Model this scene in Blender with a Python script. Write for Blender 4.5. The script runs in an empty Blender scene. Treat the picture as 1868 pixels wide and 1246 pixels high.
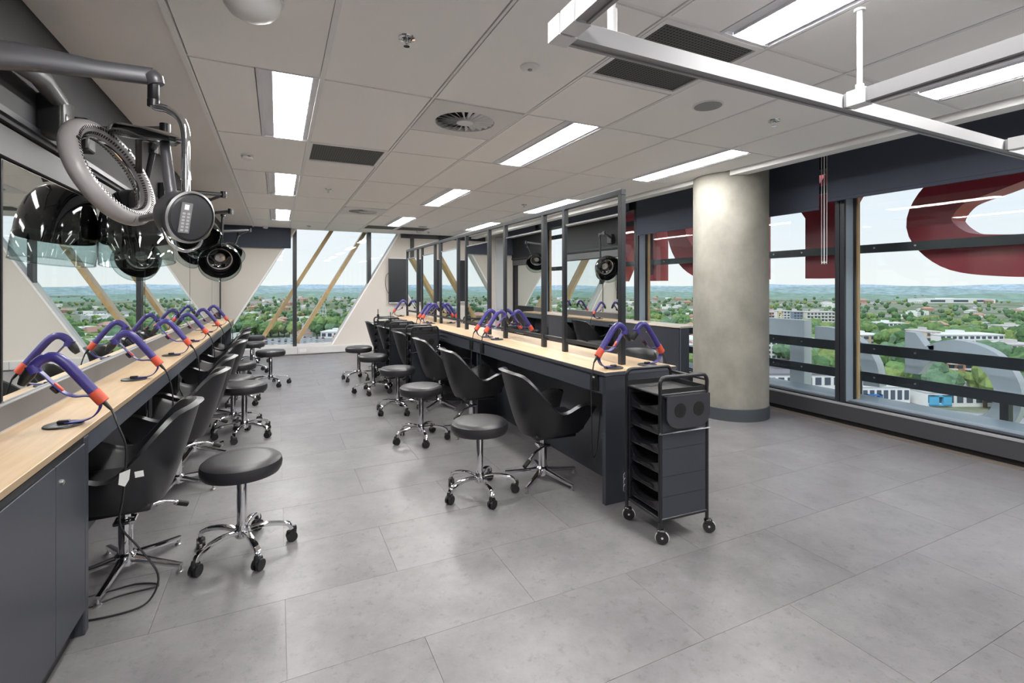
import bpy, bmesh, math, random
from mathutils import Vector, Matrix
random.seed(7)
PI = math.pi
SC = bpy.context.scene
COL = SC.collection

# ------------------------------------------------------------------ camera, world, exposure
TH = math.atan2(427.5, 891.0)
cam_d = bpy.data.cameras.new('camera'); cam = bpy.data.objects.new('camera', cam_d); COL.objects.link(cam)
cam.location = (0, 0, 1.4); cam.rotation_euler = (PI/2, 0, -TH)
cam_d.sensor_width = 36; cam_d.lens = 36*891/1868; cam_d.shift_y = -100.6/1868
cam_d.clip_start = 0.05; cam_d.clip_end = 20000
SC.camera = cam
LAMP = 48.0
w = bpy.data.worlds.new('sky'); SC.world = w; w.use_nodes = True
nt = w.node_tree; nt.nodes.clear()
def wn(t, **k):
    n = nt.nodes.new(t)
    for a, b in k.items(): setattr(n, a, b)
    return n
tc = wn('ShaderNodeTexCoord'); sep = wn('ShaderNodeSeparateXYZ'); nt.links.new(tc.outputs['Generated'], sep.inputs[0])
ramp = wn('ShaderNodeValToRGB'); nt.links.new(sep.outputs['Z'], ramp.inputs[0])
e = ramp.color_ramp.elements
e[0].position = 0.0; e[0].color = (0.96, 0.95, 0.93, 1)
e[1].position = 0.8; e[1].color = (0.50, 0.66, 0.88, 1)
x_ = ramp.color_ramp.elements.new(0.12); x_.color = (0.86, 0.90, 0.96, 1)
x_ = ramp.color_ramp.elements.new(0.32); x_.color = (0.72, 0.82, 0.94, 1)
mp = wn('ShaderNodeMapping'); mp.inputs['Scale'].default_value = (1.5, 1.5, 7); nt.links.new(tc.outputs['Generated'], mp.inputs[0])
no = wn('ShaderNodeTexNoise'); no.inputs['Scale'].default_value = 2.2; no.inputs['Detail'].default_value = 6; nt.links.new(mp.outputs[0], no.inputs['Vector'])
r2 = wn('ShaderNodeValToRGB'); nt.links.new(no.outputs['Fac'], r2.inputs[0])
r2.color_ramp.elements[0].position = .42; r2.color_ramp.elements[0].color = (0, 0, 0, 1)
r2.color_ramp.elements[1].position = .68; r2.color_ramp.elements[1].color = (.75, .75, .75, 1)
mx = wn('ShaderNodeMixRGB'); nt.links.new(r2.outputs[0], mx.inputs[0]); nt.links.new(ramp.outputs[0], mx.inputs[1]); mx.inputs[2].default_value = (0.93, 0.93, 0.95, 1)
bg = wn('ShaderNodeBackground'); bg.inputs['Strength'].default_value = 1.02; nt.links.new(mx.outputs[0], bg.inputs[0])
out = wn('ShaderNodeOutputWorld'); nt.links.new(bg.outputs[0], out.inputs[0])
sun_d = bpy.data.lights.new('sun', 'SUN'); sun_d.energy = 2.4; sun_d.angle = 0.3; sun_d.color = (1, .95, .88)
sun = bpy.data.objects.new('sun', sun_d); COL.objects.link(sun); sun.rotation_euler = (math.radians(38), 0, math.radians(-70))
vs = SC.view_settings
vs.view_transform = 'Standard'; vs.look = 'None'; vs.gamma = 1.0; vs.exposure = 0.15; vs.use_curve_mapping = False
try:
    SC.cycles.caustics_reflective = True; SC.cycles.blur_glossy = 1.0; SC.cycles.caustics_refractive = False
    SC.cycles.max_bounces = 11; SC.cycles.transparent_max_bounces = 24; SC.cycles.glossy_bounces = 8
    SC.cycles.sample_clamp_indirect = 8
except Exception: pass

# ------------------------------------------------------------------ materials
MATS = {}
def mat(name, col=(.5, .5, .5), rough=.5, metal=0, spec=.5, noise=None, bump=None, coat=0, emit=None):
    """noise=(scale, amount, stretch)  bump=(scale, strength)"""
    if name in MATS: return MATS[name]
    m = bpy.data.materials.new(name); m.use_nodes = True
    t = m.node_tree; b = t.nodes['Principled BSDF']
    b.inputs['Base Color'].default_value = (*col, 1); b.inputs['Roughness'].default_value = rough
    b.inputs['Metallic'].default_value = metal; b.inputs['Specular IOR Level'].default_value = spec
    if coat: b.inputs['Coat Weight'].default_value = coat; b.inputs['Coat Roughness'].default_value = .08
    if emit: b.inputs['Emission Color'].default_value = (*emit[0], 1); b.inputs['Emission Strength'].default_value = emit[1]
    if noise or bump:
        c = t.nodes.new('ShaderNodeTexCoord')
    if noise:
        mp = t.nodes.new('ShaderNodeMapping'); mp.inputs['Scale'].default_value = noise[2] if len(noise) > 2 else (1, 1, 1)
        t.links.new(c.outputs['Object'], mp.inputs[0])
        n = t.nodes.new('ShaderNodeTexNoise'); n.inputs['Scale'].default_value = noise[0]; n.inputs['Detail'].default_value = 6; n.inputs['Roughness'].default_value = .62
        t.links.new(mp.outputs[0], n.inputs['Vector'])
        r = t.nodes.new('ShaderNodeValToRGB'); a = noise[1]
        r.color_ramp.elements[0].position = .3; r.color_ramp.elements[1].position = .7
        r.color_ramp.elements[0].color = (*[max(0, v*(1-a)) for v in col], 1); r.color_ramp.elements[1].color = (*[min(1, v*(1+a)) for v in col], 1)
        t.links.new(n.outputs['Fac'], r.inputs[0]); t.links.new(r.outputs[0], b.inputs['Base Color'])
    if bump:
        n2 = t.nodes.new('ShaderNodeTexNoise'); n2.inputs['Scale'].default_value = bump[0]; n2.inputs['Detail'].default_value = 4
        t.links.new(c.outputs['Object'], n2.inputs['Vector'])
        bp = t.nodes.new('ShaderNodeBump'); bp.inputs['Strength'].default_value = bump[1]; bp.inputs['Distance'].default_value = .004
        t.links.new(n2.outputs['Fac'], bp.inputs['Height']); t.links.new(bp.outputs[0], b.inputs['Normal'])
    MATS[name] = m; return m
def glassmat(name, tint, gloss=.08, rough=.0):
    m = bpy.data.materials.new(name); m.use_nodes = True; t = m.node_tree; t.nodes.clear()
    tr = t.nodes.new('ShaderNodeBsdfTransparent'); tr.inputs[0].default_value = (*tint, 1)
    gl = t.nodes.new('ShaderNodeBsdfGlossy'); gl.inputs['Roughness'].default_value = rough
    lw = t.nodes.new('ShaderNodeLayerWeight'); lw.inputs[0].default_value = .5
    pw = t.nodes.new('ShaderNodeMath'); pw.operation = 'POWER'; pw.inputs[1].default_value = 5; t.links.new(lw.outputs['Facing'], pw.inputs[0])
    mu = t.nodes.new('ShaderNodeMath'); mu.operation = 'MULTIPLY_ADD'; mu.inputs[1].default_value = .5*gloss; mu.inputs[2].default_value = .032*gloss; t.links.new(pw.outputs[0], mu.inputs[0])
    mi = t.nodes.new('ShaderNodeMixShader'); t.links.new(mu.outputs[0], mi.inputs[0]); t.links.new(tr.outputs[0], mi.inputs[1]); t.links.new(gl.outputs[0], mi.inputs[2])
    o = t.nodes.new('ShaderNodeOutputMaterial'); t.links.new(mi.outputs[0], o.inputs[0]); MATS[name] = m; return m
def woodmat(name, c1, c2, stretch):
    m = bpy.data.materials.new(name); m.use_nodes = True; t = m.node_tree; b = t.nodes['Principled BSDF']
    c = t.nodes.new('ShaderNodeTexCoord'); mp = t.nodes.new('ShaderNodeMapping'); mp.inputs['Scale'].default_value = stretch
    t.links.new(c.outputs['Object'], mp.inputs[0])
    n = t.nodes.new('ShaderNodeTexNoise'); n.inputs['Scale'].default_value = 3; n.inputs['Detail'].default_value = 8; n.inputs['Roughness'].default_value = .65; n.inputs['Distortion'].default_value = .6
    t.links.new(mp.outputs[0], n.inputs['Vector'])
    r = t.nodes.new('ShaderNodeValToRGB'); r.color_ramp.elements[0].position = .3; r.color_ramp.elements[1].position = .72
    r.color_ramp.elements[0].color = (*c1, 1); r.color_ramp.elements[1].color = (*c2, 1)
    t.links.new(n.outputs['Fac'], r.inputs[0]); t.links.new(r.outputs[0], b.inputs['Base Color']); b.inputs['Roughness'].default_value = .33
    MATS[name] = m; return m
def floormat():
    m = bpy.data.materials.new('vinyl_stone'); m.use_nodes = True; t = m.node_tree; b = t.nodes['Principled BSDF']
    g = t.nodes.new('ShaderNodeNewGeometry'); oi = t.nodes.new('ShaderNodeObjectInfo')
    cmb = t.nodes.new('ShaderNodeCombineXYZ'); mu = t.nodes.new('ShaderNodeMath'); mu.operation = 'MULTIPLY'; mu.inputs[1].default_value = 37
    t.links.new(oi.outputs['Random'], mu.inputs[0]); t.links.new(mu.outputs[0], cmb.inputs[2])
    ad = t.nodes.new('ShaderNodeVectorMath'); t.links.new(g.outputs['Position'], ad.inputs[0]); t.links.new(cmb.outputs[0], ad.inputs[1])
    def noise(s, d, r=.6):
        n = t.nodes.new('ShaderNodeTexNoise'); n.inputs['Scale'].default_value = s; n.inputs['Detail'].default_value = d; n.inputs['Roughness'].default_value = r
        t.links.new(ad.outputs[0], n.inputs['Vector']); return n
    n1 = noise(3.2, 8, .74); n2 = noise(20, 9, .80); n3 = noise(90, 3)
    r1 = t.nodes.new('ShaderNodeValToRGB'); r1.color_ramp.elements[0].position = .3; r1.color_ramp.elements[1].position = .7
    r1.color_ramp.elements[0].color = (.138, .131, .137, 1); r1.color_ramp.elements[1].color = (.216, .206, .213, 1); t.links.new(n1.outputs['Fac'], r1.inputs[0])
    r2 = t.nodes.new('ShaderNodeValToRGB'); r2.color_ramp.elements[0].position = .34; r2.color_ramp.elements[1].position = .46
    r2.color_ramp.elements[0].color = (.62, .62, .62, 1); r2.color_ramp.elements[1].color = (1, 1, 1, 1); t.links.new(n2.outputs['Fac'], r2.inputs[0])
    mx = t.nodes.new('ShaderNodeMixRGB'); mx.blend_type = 'MULTIPLY'; mx.inputs[0].default_value = .8
    t.links.new(r1.outputs[0], mx.inputs[1]); t.links.new(r2.outputs[0], mx.inputs[2])
    r3 = t.nodes.new('ShaderNodeMapRange'); r3.inputs['To Min'].default_value = .96; r3.inputs['To Max'].default_value = 1.04; t.links.new(oi.outputs['Random'], r3.inputs['Value'])
    hs = t.nodes.new('ShaderNodeHueSaturation'); t.links.new(r3.outputs[0], hs.inputs['Value']); t.links.new(mx.outputs[0], hs.inputs['Color'])
    t.links.new(hs.outputs[0], b.inputs['Base Color'])
    rr = t.nodes.new('ShaderNodeMapRange'); rr.inputs['To Min'].default_value = .30; rr.inputs['To Max'].default_value = .44; t.links.new(n2.outputs['Fac'], rr.inputs['Value']); t.links.new(rr.outputs[0], b.inputs['Roughness'])
    bp = t.nodes.new('ShaderNodeBump'); bp.inputs['Strength'].default_value = .12; bp.inputs['Distance'].default_value = .003; t.links.new(n3.outputs['Fac'], bp.inputs['Height']); t.links.new(bp.outputs[0], b.inputs['Normal'])
    MATS['vinyl_stone'] = m; return m
FLOOR = floormat()
CEIL = mat('ceiling_tile_white', (.94, .925, .91), .85, bump=(60, .15))
TBAR = mat('grid_white', (.86, .855, .85), .5)
PLASTER = mat('plaster_white', (.82, .79, .765), .8, noise=(1.5, .02))
CREAM = mat('cream_paint', (.60, .56, .51), .6, noise=(1.2, .02))
DARKWALL = mat('charcoal_laminate', (.022, .022, .026), .65, noise=(3, .08))
GREYWALL = mat('grey_panel', (.10, .10, .105), .5)
LAMI = mat('slate_laminate', (.036, .039, .050), .38, noise=(2, .06))
LAMI2 = mat('slate_edge', (.060, .066, .082), .35)
BLACKM = mat('black_metal', (.012, .012, .014), .32, spec=.5)
FRAMEM = mat('charcoal_metal', (.021, .024, .030), .36)
MULLS = mat('blue_grey_metal', (.34, .41, .48), .32, metal=.2)
BLACKP = mat('black_plastic', (.012, .012, .013), .38)
BLACKG = mat('gloss_black', (.006, .006, .007), .06, coat=.6)
LEATHER = mat('black_leather', (.013, .013, .015), .36, bump=(260, .10))
LEATHER2 = mat('stool_vinyl', (.019, .0185, .021), .42, bump=(220, .10))
CHROME = mat('chrome', (.80, .80, .82), .07, metal=1)
STEEL = mat('brushed_steel', (.55, .55, .56), .28, metal=1)
ALU = mat('satin_aluminium', (.37, .37, .38), .55, metal=.35)
ALUW = mat('white_powdercoat', (.74, .74, .75), .45)
MIRROR = mat('mirror_glass', (.86, .89, .88), .004, metal=1)
OAK = woodmat('light_oak', (.52, .36, .21), (.66, .49, .31), (9, .7, 4))
TIMBER = woodmat('golden_timber', (.62, .36, .15), (.76, .50, .26), (4, 4, 1.2))
CONC = mat('raw_concrete', (.26, .247, .215), .75, noise=(3.2, .22, (1, 1, .8)), bump=(40, .25))
BLIND = mat('navy_blind_fabric', (.056, .065, .094), .8, bump=(300, .1))
GREYPL = mat('warm_grey_plastic', (.34, .325, .325), .35)
ARMGREY = mat('graphite_arm', (.11, .11, .12), .33, metal=.3)
PURPLE = mat('violet_plastic', (.038, .030, .185), .34)
ORANGE = mat('vermilion_plastic', (.54, .070, .032), .38)
RUBBER = mat('black_rubber', (.010, .010, .010), .55)
WHITEP = mat('white_plastic', (.78, .78, .77), .4)
PAPER = mat('white_paper', (.80, .80, .78), .8)
GREYVENT = mat('vent_dark', (.030, .030, .030), .6)
RED = mat('sign_red', (.36, .030, .046), .35)
REDIN = mat('sign_red_lit', (.62, .10, .10), .4)  # light on the letter sides put into a brighter red
SIGNG = mat('sign_shaded', (.62, .68, .78), .5)  # shade on the side facing the room put into the colour as blue-grey
SIGNW = mat('sign_white', (.80, .81, .83), .5)
PANEL = mat('screen_dark', (.022, .025, .030), .25)
LIT = mat('lit_diffuser', (1, 1, 1), .5, emit=((1, .985, .965), LAMP))
GLASS = glassmat('window_glass', (.93, .965, .97), .9)
SMOKE = glassmat('smoke_glass', (.80, .85, .84), 1.7)
CLEARP = glassmat('clear_plastic', (.80, .86, .86), 1.5)

# ------------------------------------------------------------------ mesh helpers
class MB:
    def __init__(s): s.v = []; s.f = []; s.m = []; s.mats = []; s.cur = 0
    def mt(s, m):
        if m not in s.mats: s.mats.append(m)
        s.cur = s.mats.index(m); return s
    def add(s, vs, fs, M=None):
        o = len(s.v)
        if M is not None: vs = [tuple(M @ Vector(p)) for p in vs]
        s.v += [tuple(p) for p in vs]; s.f += [tuple(i+o for i in f) for f in fs]; s.m += [s.cur]*len(fs); return s
    def box(s, x0, x1, y0, y1, z0, z1, M=None):
        vs = [(x, y, z) for z in (z0, z1) for y in (y0, y1) for x in (x0, x1)]
        return s.add(vs, [(0, 2, 3, 1), (4, 5, 7, 6), (0, 1, 5, 4), (2, 6, 7, 3), (0, 4, 6, 2), (1, 3, 7, 5)], M)
    def rbox(s, x0, x1, y0, y1, z0, z1, r=.01, seg=2, M=None):
        bm = bmesh.new(); bmesh.ops.create_cube(bm, size=1)
        for v in bm.verts: v.co = Vector(((x0+x1)/2+v.co.x*(x1-x0), (y0+y1)/2+v.co.y*(y1-y0), (z0+z1)/2+v.co.z*(z1-z0)))
        bmesh.ops.bevel(bm, geom=bm.edges[:], offset=r, segments=seg, profile=.5, affect='EDGES')
        bm.verts.index_update(); vs = [v.co.copy() for v in bm.verts]; fs = [[v.index for v in f.verts] for f in bm.faces]; bm.free()
        return s.add(vs, fs, M)
    def tube(s, pts, r, n=10, cap=True, M=None, flat=None, ref=None):
        """pts list of 3d points; r float or list; flat=(a,b) elliptical section half-sizes (a along ref)"""
        P = [Vector(p) for p in pts]; k = len(P); R = r if isinstance(r, (list, tuple)) else [r]*k
        T = []
        for i in range(k):
            a = P[max(0, i-1)]; b = P[min(k-1, i+1)]; T.append((b-a).normalized())
        up = Vector(ref) if ref else (Vector((0, 0, 1)) if abs(T[0].z) < .9 else Vector((1, 0, 0)))
        u = (up-T[0]*up.dot(T[0])).normalized(); vs = []; fs = []
        for i in range(k):
            if i: u = (u-T[i]*u.dot(T[i])).normalized()
            w_ = T[i].cross(u)
            for j in range(n):
                a = 2*PI*j/n; ca, sa = math.cos(a), math.sin(a)
                if flat:
                    sx = math.copysign(abs(ca)**.5, ca)*flat[0]*R[i]; sy = math.copysign(abs(sa)**.5, sa)*flat[1]*R[i]
                    vs.append(P[i]+u*sx+w_*sy)
                else: vs.append(P[i]+(u*ca+w_*sa)*R[i])
        for i in range(k-1):
            for j in range(n): fs.append((i*n+j, i*n+(j+1) % n, (i+1)*n+(j+1) % n, (i+1)*n+j))
        if cap: fs += [tuple(range(n-1, -1, -1)), tuple((k-1)*n+j for j in range(n))]
        return s.add(vs, fs, M)
    def cyl(s, c, r, z0, z1, n=24, M=None, r2=None):
        return s.tube([(c[0], c[1], z0), (c[0], c[1], z1)], [r, r if r2 is None else r2], n, True, M)
    def lathe(s, prof, n=32, M=None, close=True):
        vs = []; fs = []
        for r, z in prof:
            for j in range(n): a = 2*PI*j/n; vs.append((r*math.cos(a), r*math.sin(a), z))
        k = len(prof)
        for i in range(k-1):
            for j in range(n): fs.append((i*n+j, i*n+(j+1) % n, (i+1)*n+(j+1) % n, (i+1)*n+j))
        if close: fs += [tuple(range(n-1, -1, -1)), tuple((k-1)*n+j for j in range(n))]
        return s.add(vs, fs, M)
    def prism(s, poly, d0, d1, axis='y', M=None):
        """poly: 2d outline; axis y -> (x,z) extruded in y ; axis x -> (y,z) extruded in x ; axis z"""
        n = len(poly)
        def p(a, b, d): return {'y': (a, d, b), 'x': (d, a, b), 'z': (a, b, d)}[axis]
        vs = [p(a, b, d0) for a, b in poly]+[p(a, b, d1) for a, b in poly]
        fs = [tuple(range(n)), tuple(range(2*n-1, n-1, -1))]+[(i, i+n, (i+1) % n+n, (i+1) % n) for i in range(n)]
        return s.add(vs, fs, M)
    def grid(s, rows, closed=False, M=None):
        k = len(rows); n = len(rows[0]); vs = [p for r in rows for p in r]; fs = []
        for i in range(k-1):
            for j in range(n if closed else n-1): fs.append((i*n+j, i*n+(j+1) % n, (i+1)*n+(j+1) % n, (i+1)*n+j))
        return s.add(vs, fs, M)
    def mesh(s, name, m=None, smooth=False):
        me = bpy.data.meshes.new(name); me.from_pydata(s.v, [], s.f); me.update()
        bm = bmesh.new(); bm.from_mesh(me); bmesh.ops.recalc_face_normals(bm, faces=bm.faces); bm.to_mesh(me); bm.free()
        if s.mats:
            for a in s.mats: me.materials.append(a)
            me.polygons.foreach_set('material_index', s.m)
        elif m: me.materials.append(m)
        if smooth:
            me.polygons.foreach_set('use_smooth', [True]*len(me.polygons))
            try: me.set_sharp_from_angle(angle=math.radians(38))
            except Exception: pass
        me.update(); return me
    def build(s, name, m=None, parent=None, smooth=False, loc=None, rot=None):
        o = bpy.data.objects.new(name, s.mesh(name, m, smooth)); COL.objects.link(o)
        if parent: o.parent = parent
        if loc: o.location = loc
        if rot: o.rotation_euler = rot
        return o
def inst(name, me, parent=None, loc=(0, 0, 0), rot=(0, 0, 0), scale=None):
    o = bpy.data.objects.new(name, me); COL.objects.link(o); o.location = loc; o.rotation_euler = rot
    if scale: o.scale = scale
    if parent: o.parent = parent
    return o
def empty(name, loc=(0, 0, 0), rz=0):
    o = bpy.data.objects.new(name, None); COL.objects.link(o); o.location = loc; o.rotation_euler = (0, 0, rz); o.empty_display_size = .1; return o
def tag(o, label=None, cat=None, group=None, kind=None):
    if label: o['label'] = label
    if cat: o['category'] = cat
    if group: o['group'] = group
    if kind: o['kind'] = kind
    return o
def thing(name, label, cat, loc=(0, 0, 0), rz=0, group=None): return tag(empty(name, loc, rz), label, cat, group)
KIDS = {}
def copy_tree(o, parent=None, depth=0):
    c = o.copy(); COL.objects.link(c); c.parent = parent
    for ch in list(o.children):
        if not ch.name.startswith('cord'): copy_tree(ch, c, depth+1)
    return c
def struct(o): o['kind'] = 'structure'; return o
def sm(pts, n=6):
    """Catmull-Rom resample"""
    P = [Vector(p) for p in pts]; out = []
    for i in range(len(P)-1):
        a = P[max(0, i-1)]; b = P[i]; c = P[i+1]; d = P[min(len(P)-1, i+2)]
        for k in range(n):
            t = k/n
            out.append(.5*((2*b)+(c-a)*t+(2*a-5*b+4*c-d)*t*t+(3*b-a-3*c+d)*t**3))
    out.append(P[-1]); return out
def T(x, y, z): return Matrix.Translation((x, y, z))
def RX(a): return Matrix.Rotation(a, 4, 'X')
def RY(a): return Matrix.Rotation(a, 4, 'Y')
def RZ(a): return Matrix.Rotation(a, 4, 'Z')
def basis(o, ex, ey, ez):
    M = Matrix.Identity(4)
    for i, v in enumerate((ex, ey, ez)):
        for k in range(3): M[k][i] = v[k]
    M.translation = Vector(o); return M

# ------------------------------------------------------------------ room shell
XL, XR, YB, YF, ZC = -1.0, 5.36, -4.0, 11.1, 2.6
floor = struct(MB().box(XL-.3, XR+.4, YB-.3, YF+.45, -.30, -.006).build('floor', mat('floor_base', (.16, .152, .158), .8)))
TW, TD, GAP = 1.0, .497, .0008
me_t = MB().box(GAP, TW-GAP, GAP, TD-GAP, -.006, 0).mesh('floor_tile', FLOOR)
row = 0; y = .916-TD*10
while y < 10.86:
    off = .03 if row % 2 == 0 else .53
    x = off-2.0
    while x < 5.2:
        x0 = max(x, XL); x1 = min(x+TW, 5.2); y1 = min(y+TD, 10.9)
        if x1-x0 > .02 and y1-y > .02:
            if x1-x0 > TW-.001 and y1-y > TD-.001: inst('floor_tile', me_t, floor, (x, y, 0))
            else: MB().box(x0-x+GAP, x1-x-GAP, GAP, y1-y-GAP, -.006, 0).build('floor_tile', FLOOR, floor, loc=(x, y, 0))
        x += TW
    y += TD; row += 1

# ceiling: slab, plaster margins, grid bars and single tiles
ceil = struct(MB().box(XL-.3, 4.3, YB-.3, YF+.45, 2.66, 3.05).build('ceiling', mat('soffit', (.25, .25, .25), .9)))
MB().box(XL-.02, -.452, YB, YF+.12, 2.606, 2.66).build('plaster_margin', PLASTER, ceil)
MB().box(-.452, -.425, YB, YF+.12, 2.588, 2.66).build('edge_trim', TBAR, ceil)
MB().box(4.225, 4.36, YB, YF+.12, 2.55, 2.66).box(4.30, 4.36, YB, YF+.12, 2.66, 3.05).build('pelmet', TBAR, ceil)
MB().box(4.30, XR+.45, YB-.3, YF+.45, 3.0, 3.3).build('pocket_soffit', PLASTER, ceil)
GX = [-.432+.6635*k for k in range(8)]
GY = [.306-1.354*4+1.354*k for k in range(13)]      # ... .306 1.66 3.014 4.368 ...
GY = [g for g in GY if g > YB]
def gy_i(v): return min(range(len(GY)), key=lambda i: abs(GY[i]-v))
lamps = []          # (ix, iy) cells that carry a light in their right half
for ix, name in ((0, 'a'), (3, 'b'), (6, 'c')):
    for yv in (-2.40, .306, 3.014, 5.722, 8.43): lamps.append((ix, gy_i(yv)))  # first light of each row is unseen behind the camera, added for more light
vents = {(1, gy_i(4.368)): (0, .66), (3, gy_i(1.66)): (0, .66), (3, gy_i(9.784)): (.0, .66), (4, gy_i(9.784)): (0, .66)}
diffs = {(2, gy_i(3.014)): (0, .67), (2, gy_i(7.076)): (.61, 1.354)}
grid = MB()
for gx in GX[2:6]: grid.box(gx-.007, gx+.007, YB, YF+.1, 2.5955, 2.63)
for y0_, y1_ in [(YB, -2.42), (-1.05, .30), (1.66, 3.01), (4.37, 5.72), (7.08, 8.43), (9.79, YF+.1)]: grid.box(GX[6]-.012, GX[6]+.012, y0_, y1_, 2.606, 2.63)
grid.box(GX[1]-.013, GX[1]+.013, YB, YF+.1, 2.592, 2.606)
for gy in GY: grid.box(GX[0], GX[-1], gy-.012, gy+.012, 2.602, 2.63)
b_ = .0145
tiles_done = {}
def ctile(x0, x1, y0, y1):
    key = (round(x1-x0, 3), round(y1-y0, 3))
    if key not in tiles_done:
        tiles_done[key] = MB().box(b_, key[0]-b_, b_, key[1]-b_, 0, .03).mesh('ceiling_tile', CEIL)
    inst('ceiling_tile', tiles_done[key], ceil, (x0, y0, 2.597))
for ix in range(len(GX)-1):
    for iy in range(len(GY)):
        x0, x1 = GX[ix], GX[ix+1]; y0 = GY[iy]; y1 = GY[iy+1] if iy+1 < len(GY) else YF+.12
        y1 = min(y1, YF+.12)
        if y1-y0 < .05: continue
        if (ix, iy) in lamps:
            ctile(x0, x0+.33, y0, y1) if ix != 6 else ctile(x0+.31, x1, y0, y1)
            continue
        hole = vents.get((ix, iy)) or diffs.get((ix, iy))
        if hole:
            a, c = hole
            if a > .05: ctile(x0, x1, y0, y0+a); grid.box(x0, x1, y0+a-.012, y0+a+.012, 2.602, 2.63)
            if c < y1-y0-.05: ctile(x0, x1, y0+c, y1); grid.box(x0, x1, y0+c-.012, y0+c+.012, 2.602, 2.63)
            continue
        ctile(x0, x1, y0, y1)
grid.build('ceiling_grid', TBAR, ceil)

# left wall, back wall
wl = struct(MB().box(XL-.25, XL-.03, YB, YF+.4, 0, 2.66).build('wall_left', DARKWALL))
MB().box(XL-.03, XL+.03, 2.0, YF, 2.055, 2.604).build('upper_panel', DARKWALL, wl)
MB().box(XL-.03, XL+.045, 2.0, YF, 2.075, 2.10).build('panel_ledge', FRAMEM, wl)
MB().box(XL-.03, XL+.012, 2.0, YF, 1.925, 2.045).build('lit_band', GREYWALL, wl)  # charcoal laminate too; the light on it is put into a greyer colour
MB().box(XL-.03, XL-.002, YB, 2.0, 0, 2.604).build('near_panel', DARKWALL, wl)
wb = struct(MB().box(XL-.3, XR+.3, YB-.25, YB, 0, 2.66).build('wall_back', CREAM))

# far wall with the leaning window opening
def lean(x0, z): return x0+.587*(z-.15)
XA, XB = -1.105, 1.065
wf = struct(MB().prism([(XL, .15+(XL-XA)/.587), (lean(XA, 3.0), 3.0), (XL, 3.0)], YF, YF+.26, 'y').prism([(XB, .15), (XR+.3, .15), (XR+.3, 3.0), (lean(XB, 3.0), 3.0)], YF, YF+.26, 'y').build('wall_far', CREAM))
SILL = mat('sill_white', (.66, .65, .64), .45)
wfb = struct(MB().box(XL, XR+.3, 10.86, YF+.30, .02, .15).box(XL, XR+.3, 10.90, YF+.3, 0, .02).build('baseboard_far', SILL))
for xo in (.40, 2.6):
    MB().rbox(xo, xo+.13, 10.852, 10.86, .05, .12, .002, 1).box(xo+.02, xo+.055, 10.849, 10.853, .065, .105).box(xo+.075, xo+.11, 10.849, 10.853, .065, .105).build('power_outlet', WHITEP, wfb)
for xo in (.36, 2.0, 3.9): MB().box(xo, xo+.004, 10.857, 10.861, .02, .15).build('joint', GREYWALL, wfb)
w1 = struct(empty('window_1', (0, 0, 0)))
# reveal linings along both leaning edges
for x0, s_ in ((XA, 1), (XB, -1)):
    MB().prism([(lean(x0, .15), .15), (lean(x0, 2.95), 2.95), (lean(x0, 2.95)+.035*s_, 2.95), (lean(x0, .15)+.035*s_, .15)], YF-.012, YF+.27, 'y').build('reveal', TBAR, w1)
for xm in (.322, 1.835):
    zb = .15 if xm < XB else .15+(xm-XB)/.587
    MB().box(xm-.038, xm+.038, YF+.03, YF+.20, zb, 2.95).build('mullion', FRAMEM, w1)
MB().box(.3, 2.7, YF+.02, YF+.22, 2.625, 2.68).build('head', FRAMEM, w1)
MB().box(XL, 1.3, YF+.06, YF+.22, .15, .19).build('bottom_rail', SILL, w1)
for a, c in ((XL, .284), (.36, 1.797), (1.873, 2.6)):
    zt = 2.95
    poly = [(max(a, lean(XA, .15)), .19)] if a <= XB else []
    def clipz(x, x0): return .15+(x-x0)/.587
    pts = []
    # outline of the opening between x=a and x=c
    lo = lambda x: max(.19, clipz(x, XB)); hi = lambda x: min(zt, clipz(x, XA))
    xs = sorted({a, c, *[v for v in (XB, XA, lean(XA, zt)) if a < v < c]})
    pts = [(x, lo(x)) for x in xs]+[(x, hi(x)) for x in reversed(xs)]
    pts = [p for i, p in enumerate(pts) if p != pts[i-1]]
    MB().prism(pts, YF+.14, YF+.146, 'y').build('pane', GLASS, w1)
for k in range(2):
    x0 = -.38+.717*k
    f_ = MB().prism([(lean(x0, -.6)-.045, -.6), (lean(x0, -.6)+.045, -.6), (lean(x0, 3.3)+.045, 3.3), (lean(x0, 3.3)-.045, 3.3)], YF+.34, YF+.62, 'y').build('timber_brace', TIMBER)
    tag(f_, ('left' if k == 0 else 'right')+' one of two leaning golden timber braces outside the far window', 'brace', 'timber braces')
# dark strips on the far wall above the screen
for xs in (2.78, 3.46): MB().box(xs-.045, xs+.045, YF-.02, YF, 1.1, 2.6).build('dark_strip', FRAMEM, wf)
MB().box(2.52, 4.6, YF-.006, YF, 2.50, 2.6).build('dark_head', FRAMEM, wf)
MB().box(4.86, 5.06, YF-.06, YF, .15, 2.6).box(5.09, 5.30, YF-.10, YF, .15, 2.6).build('corner_casing', mat('pale_metal', (.55, .56, .58), .45), wf)

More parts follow.
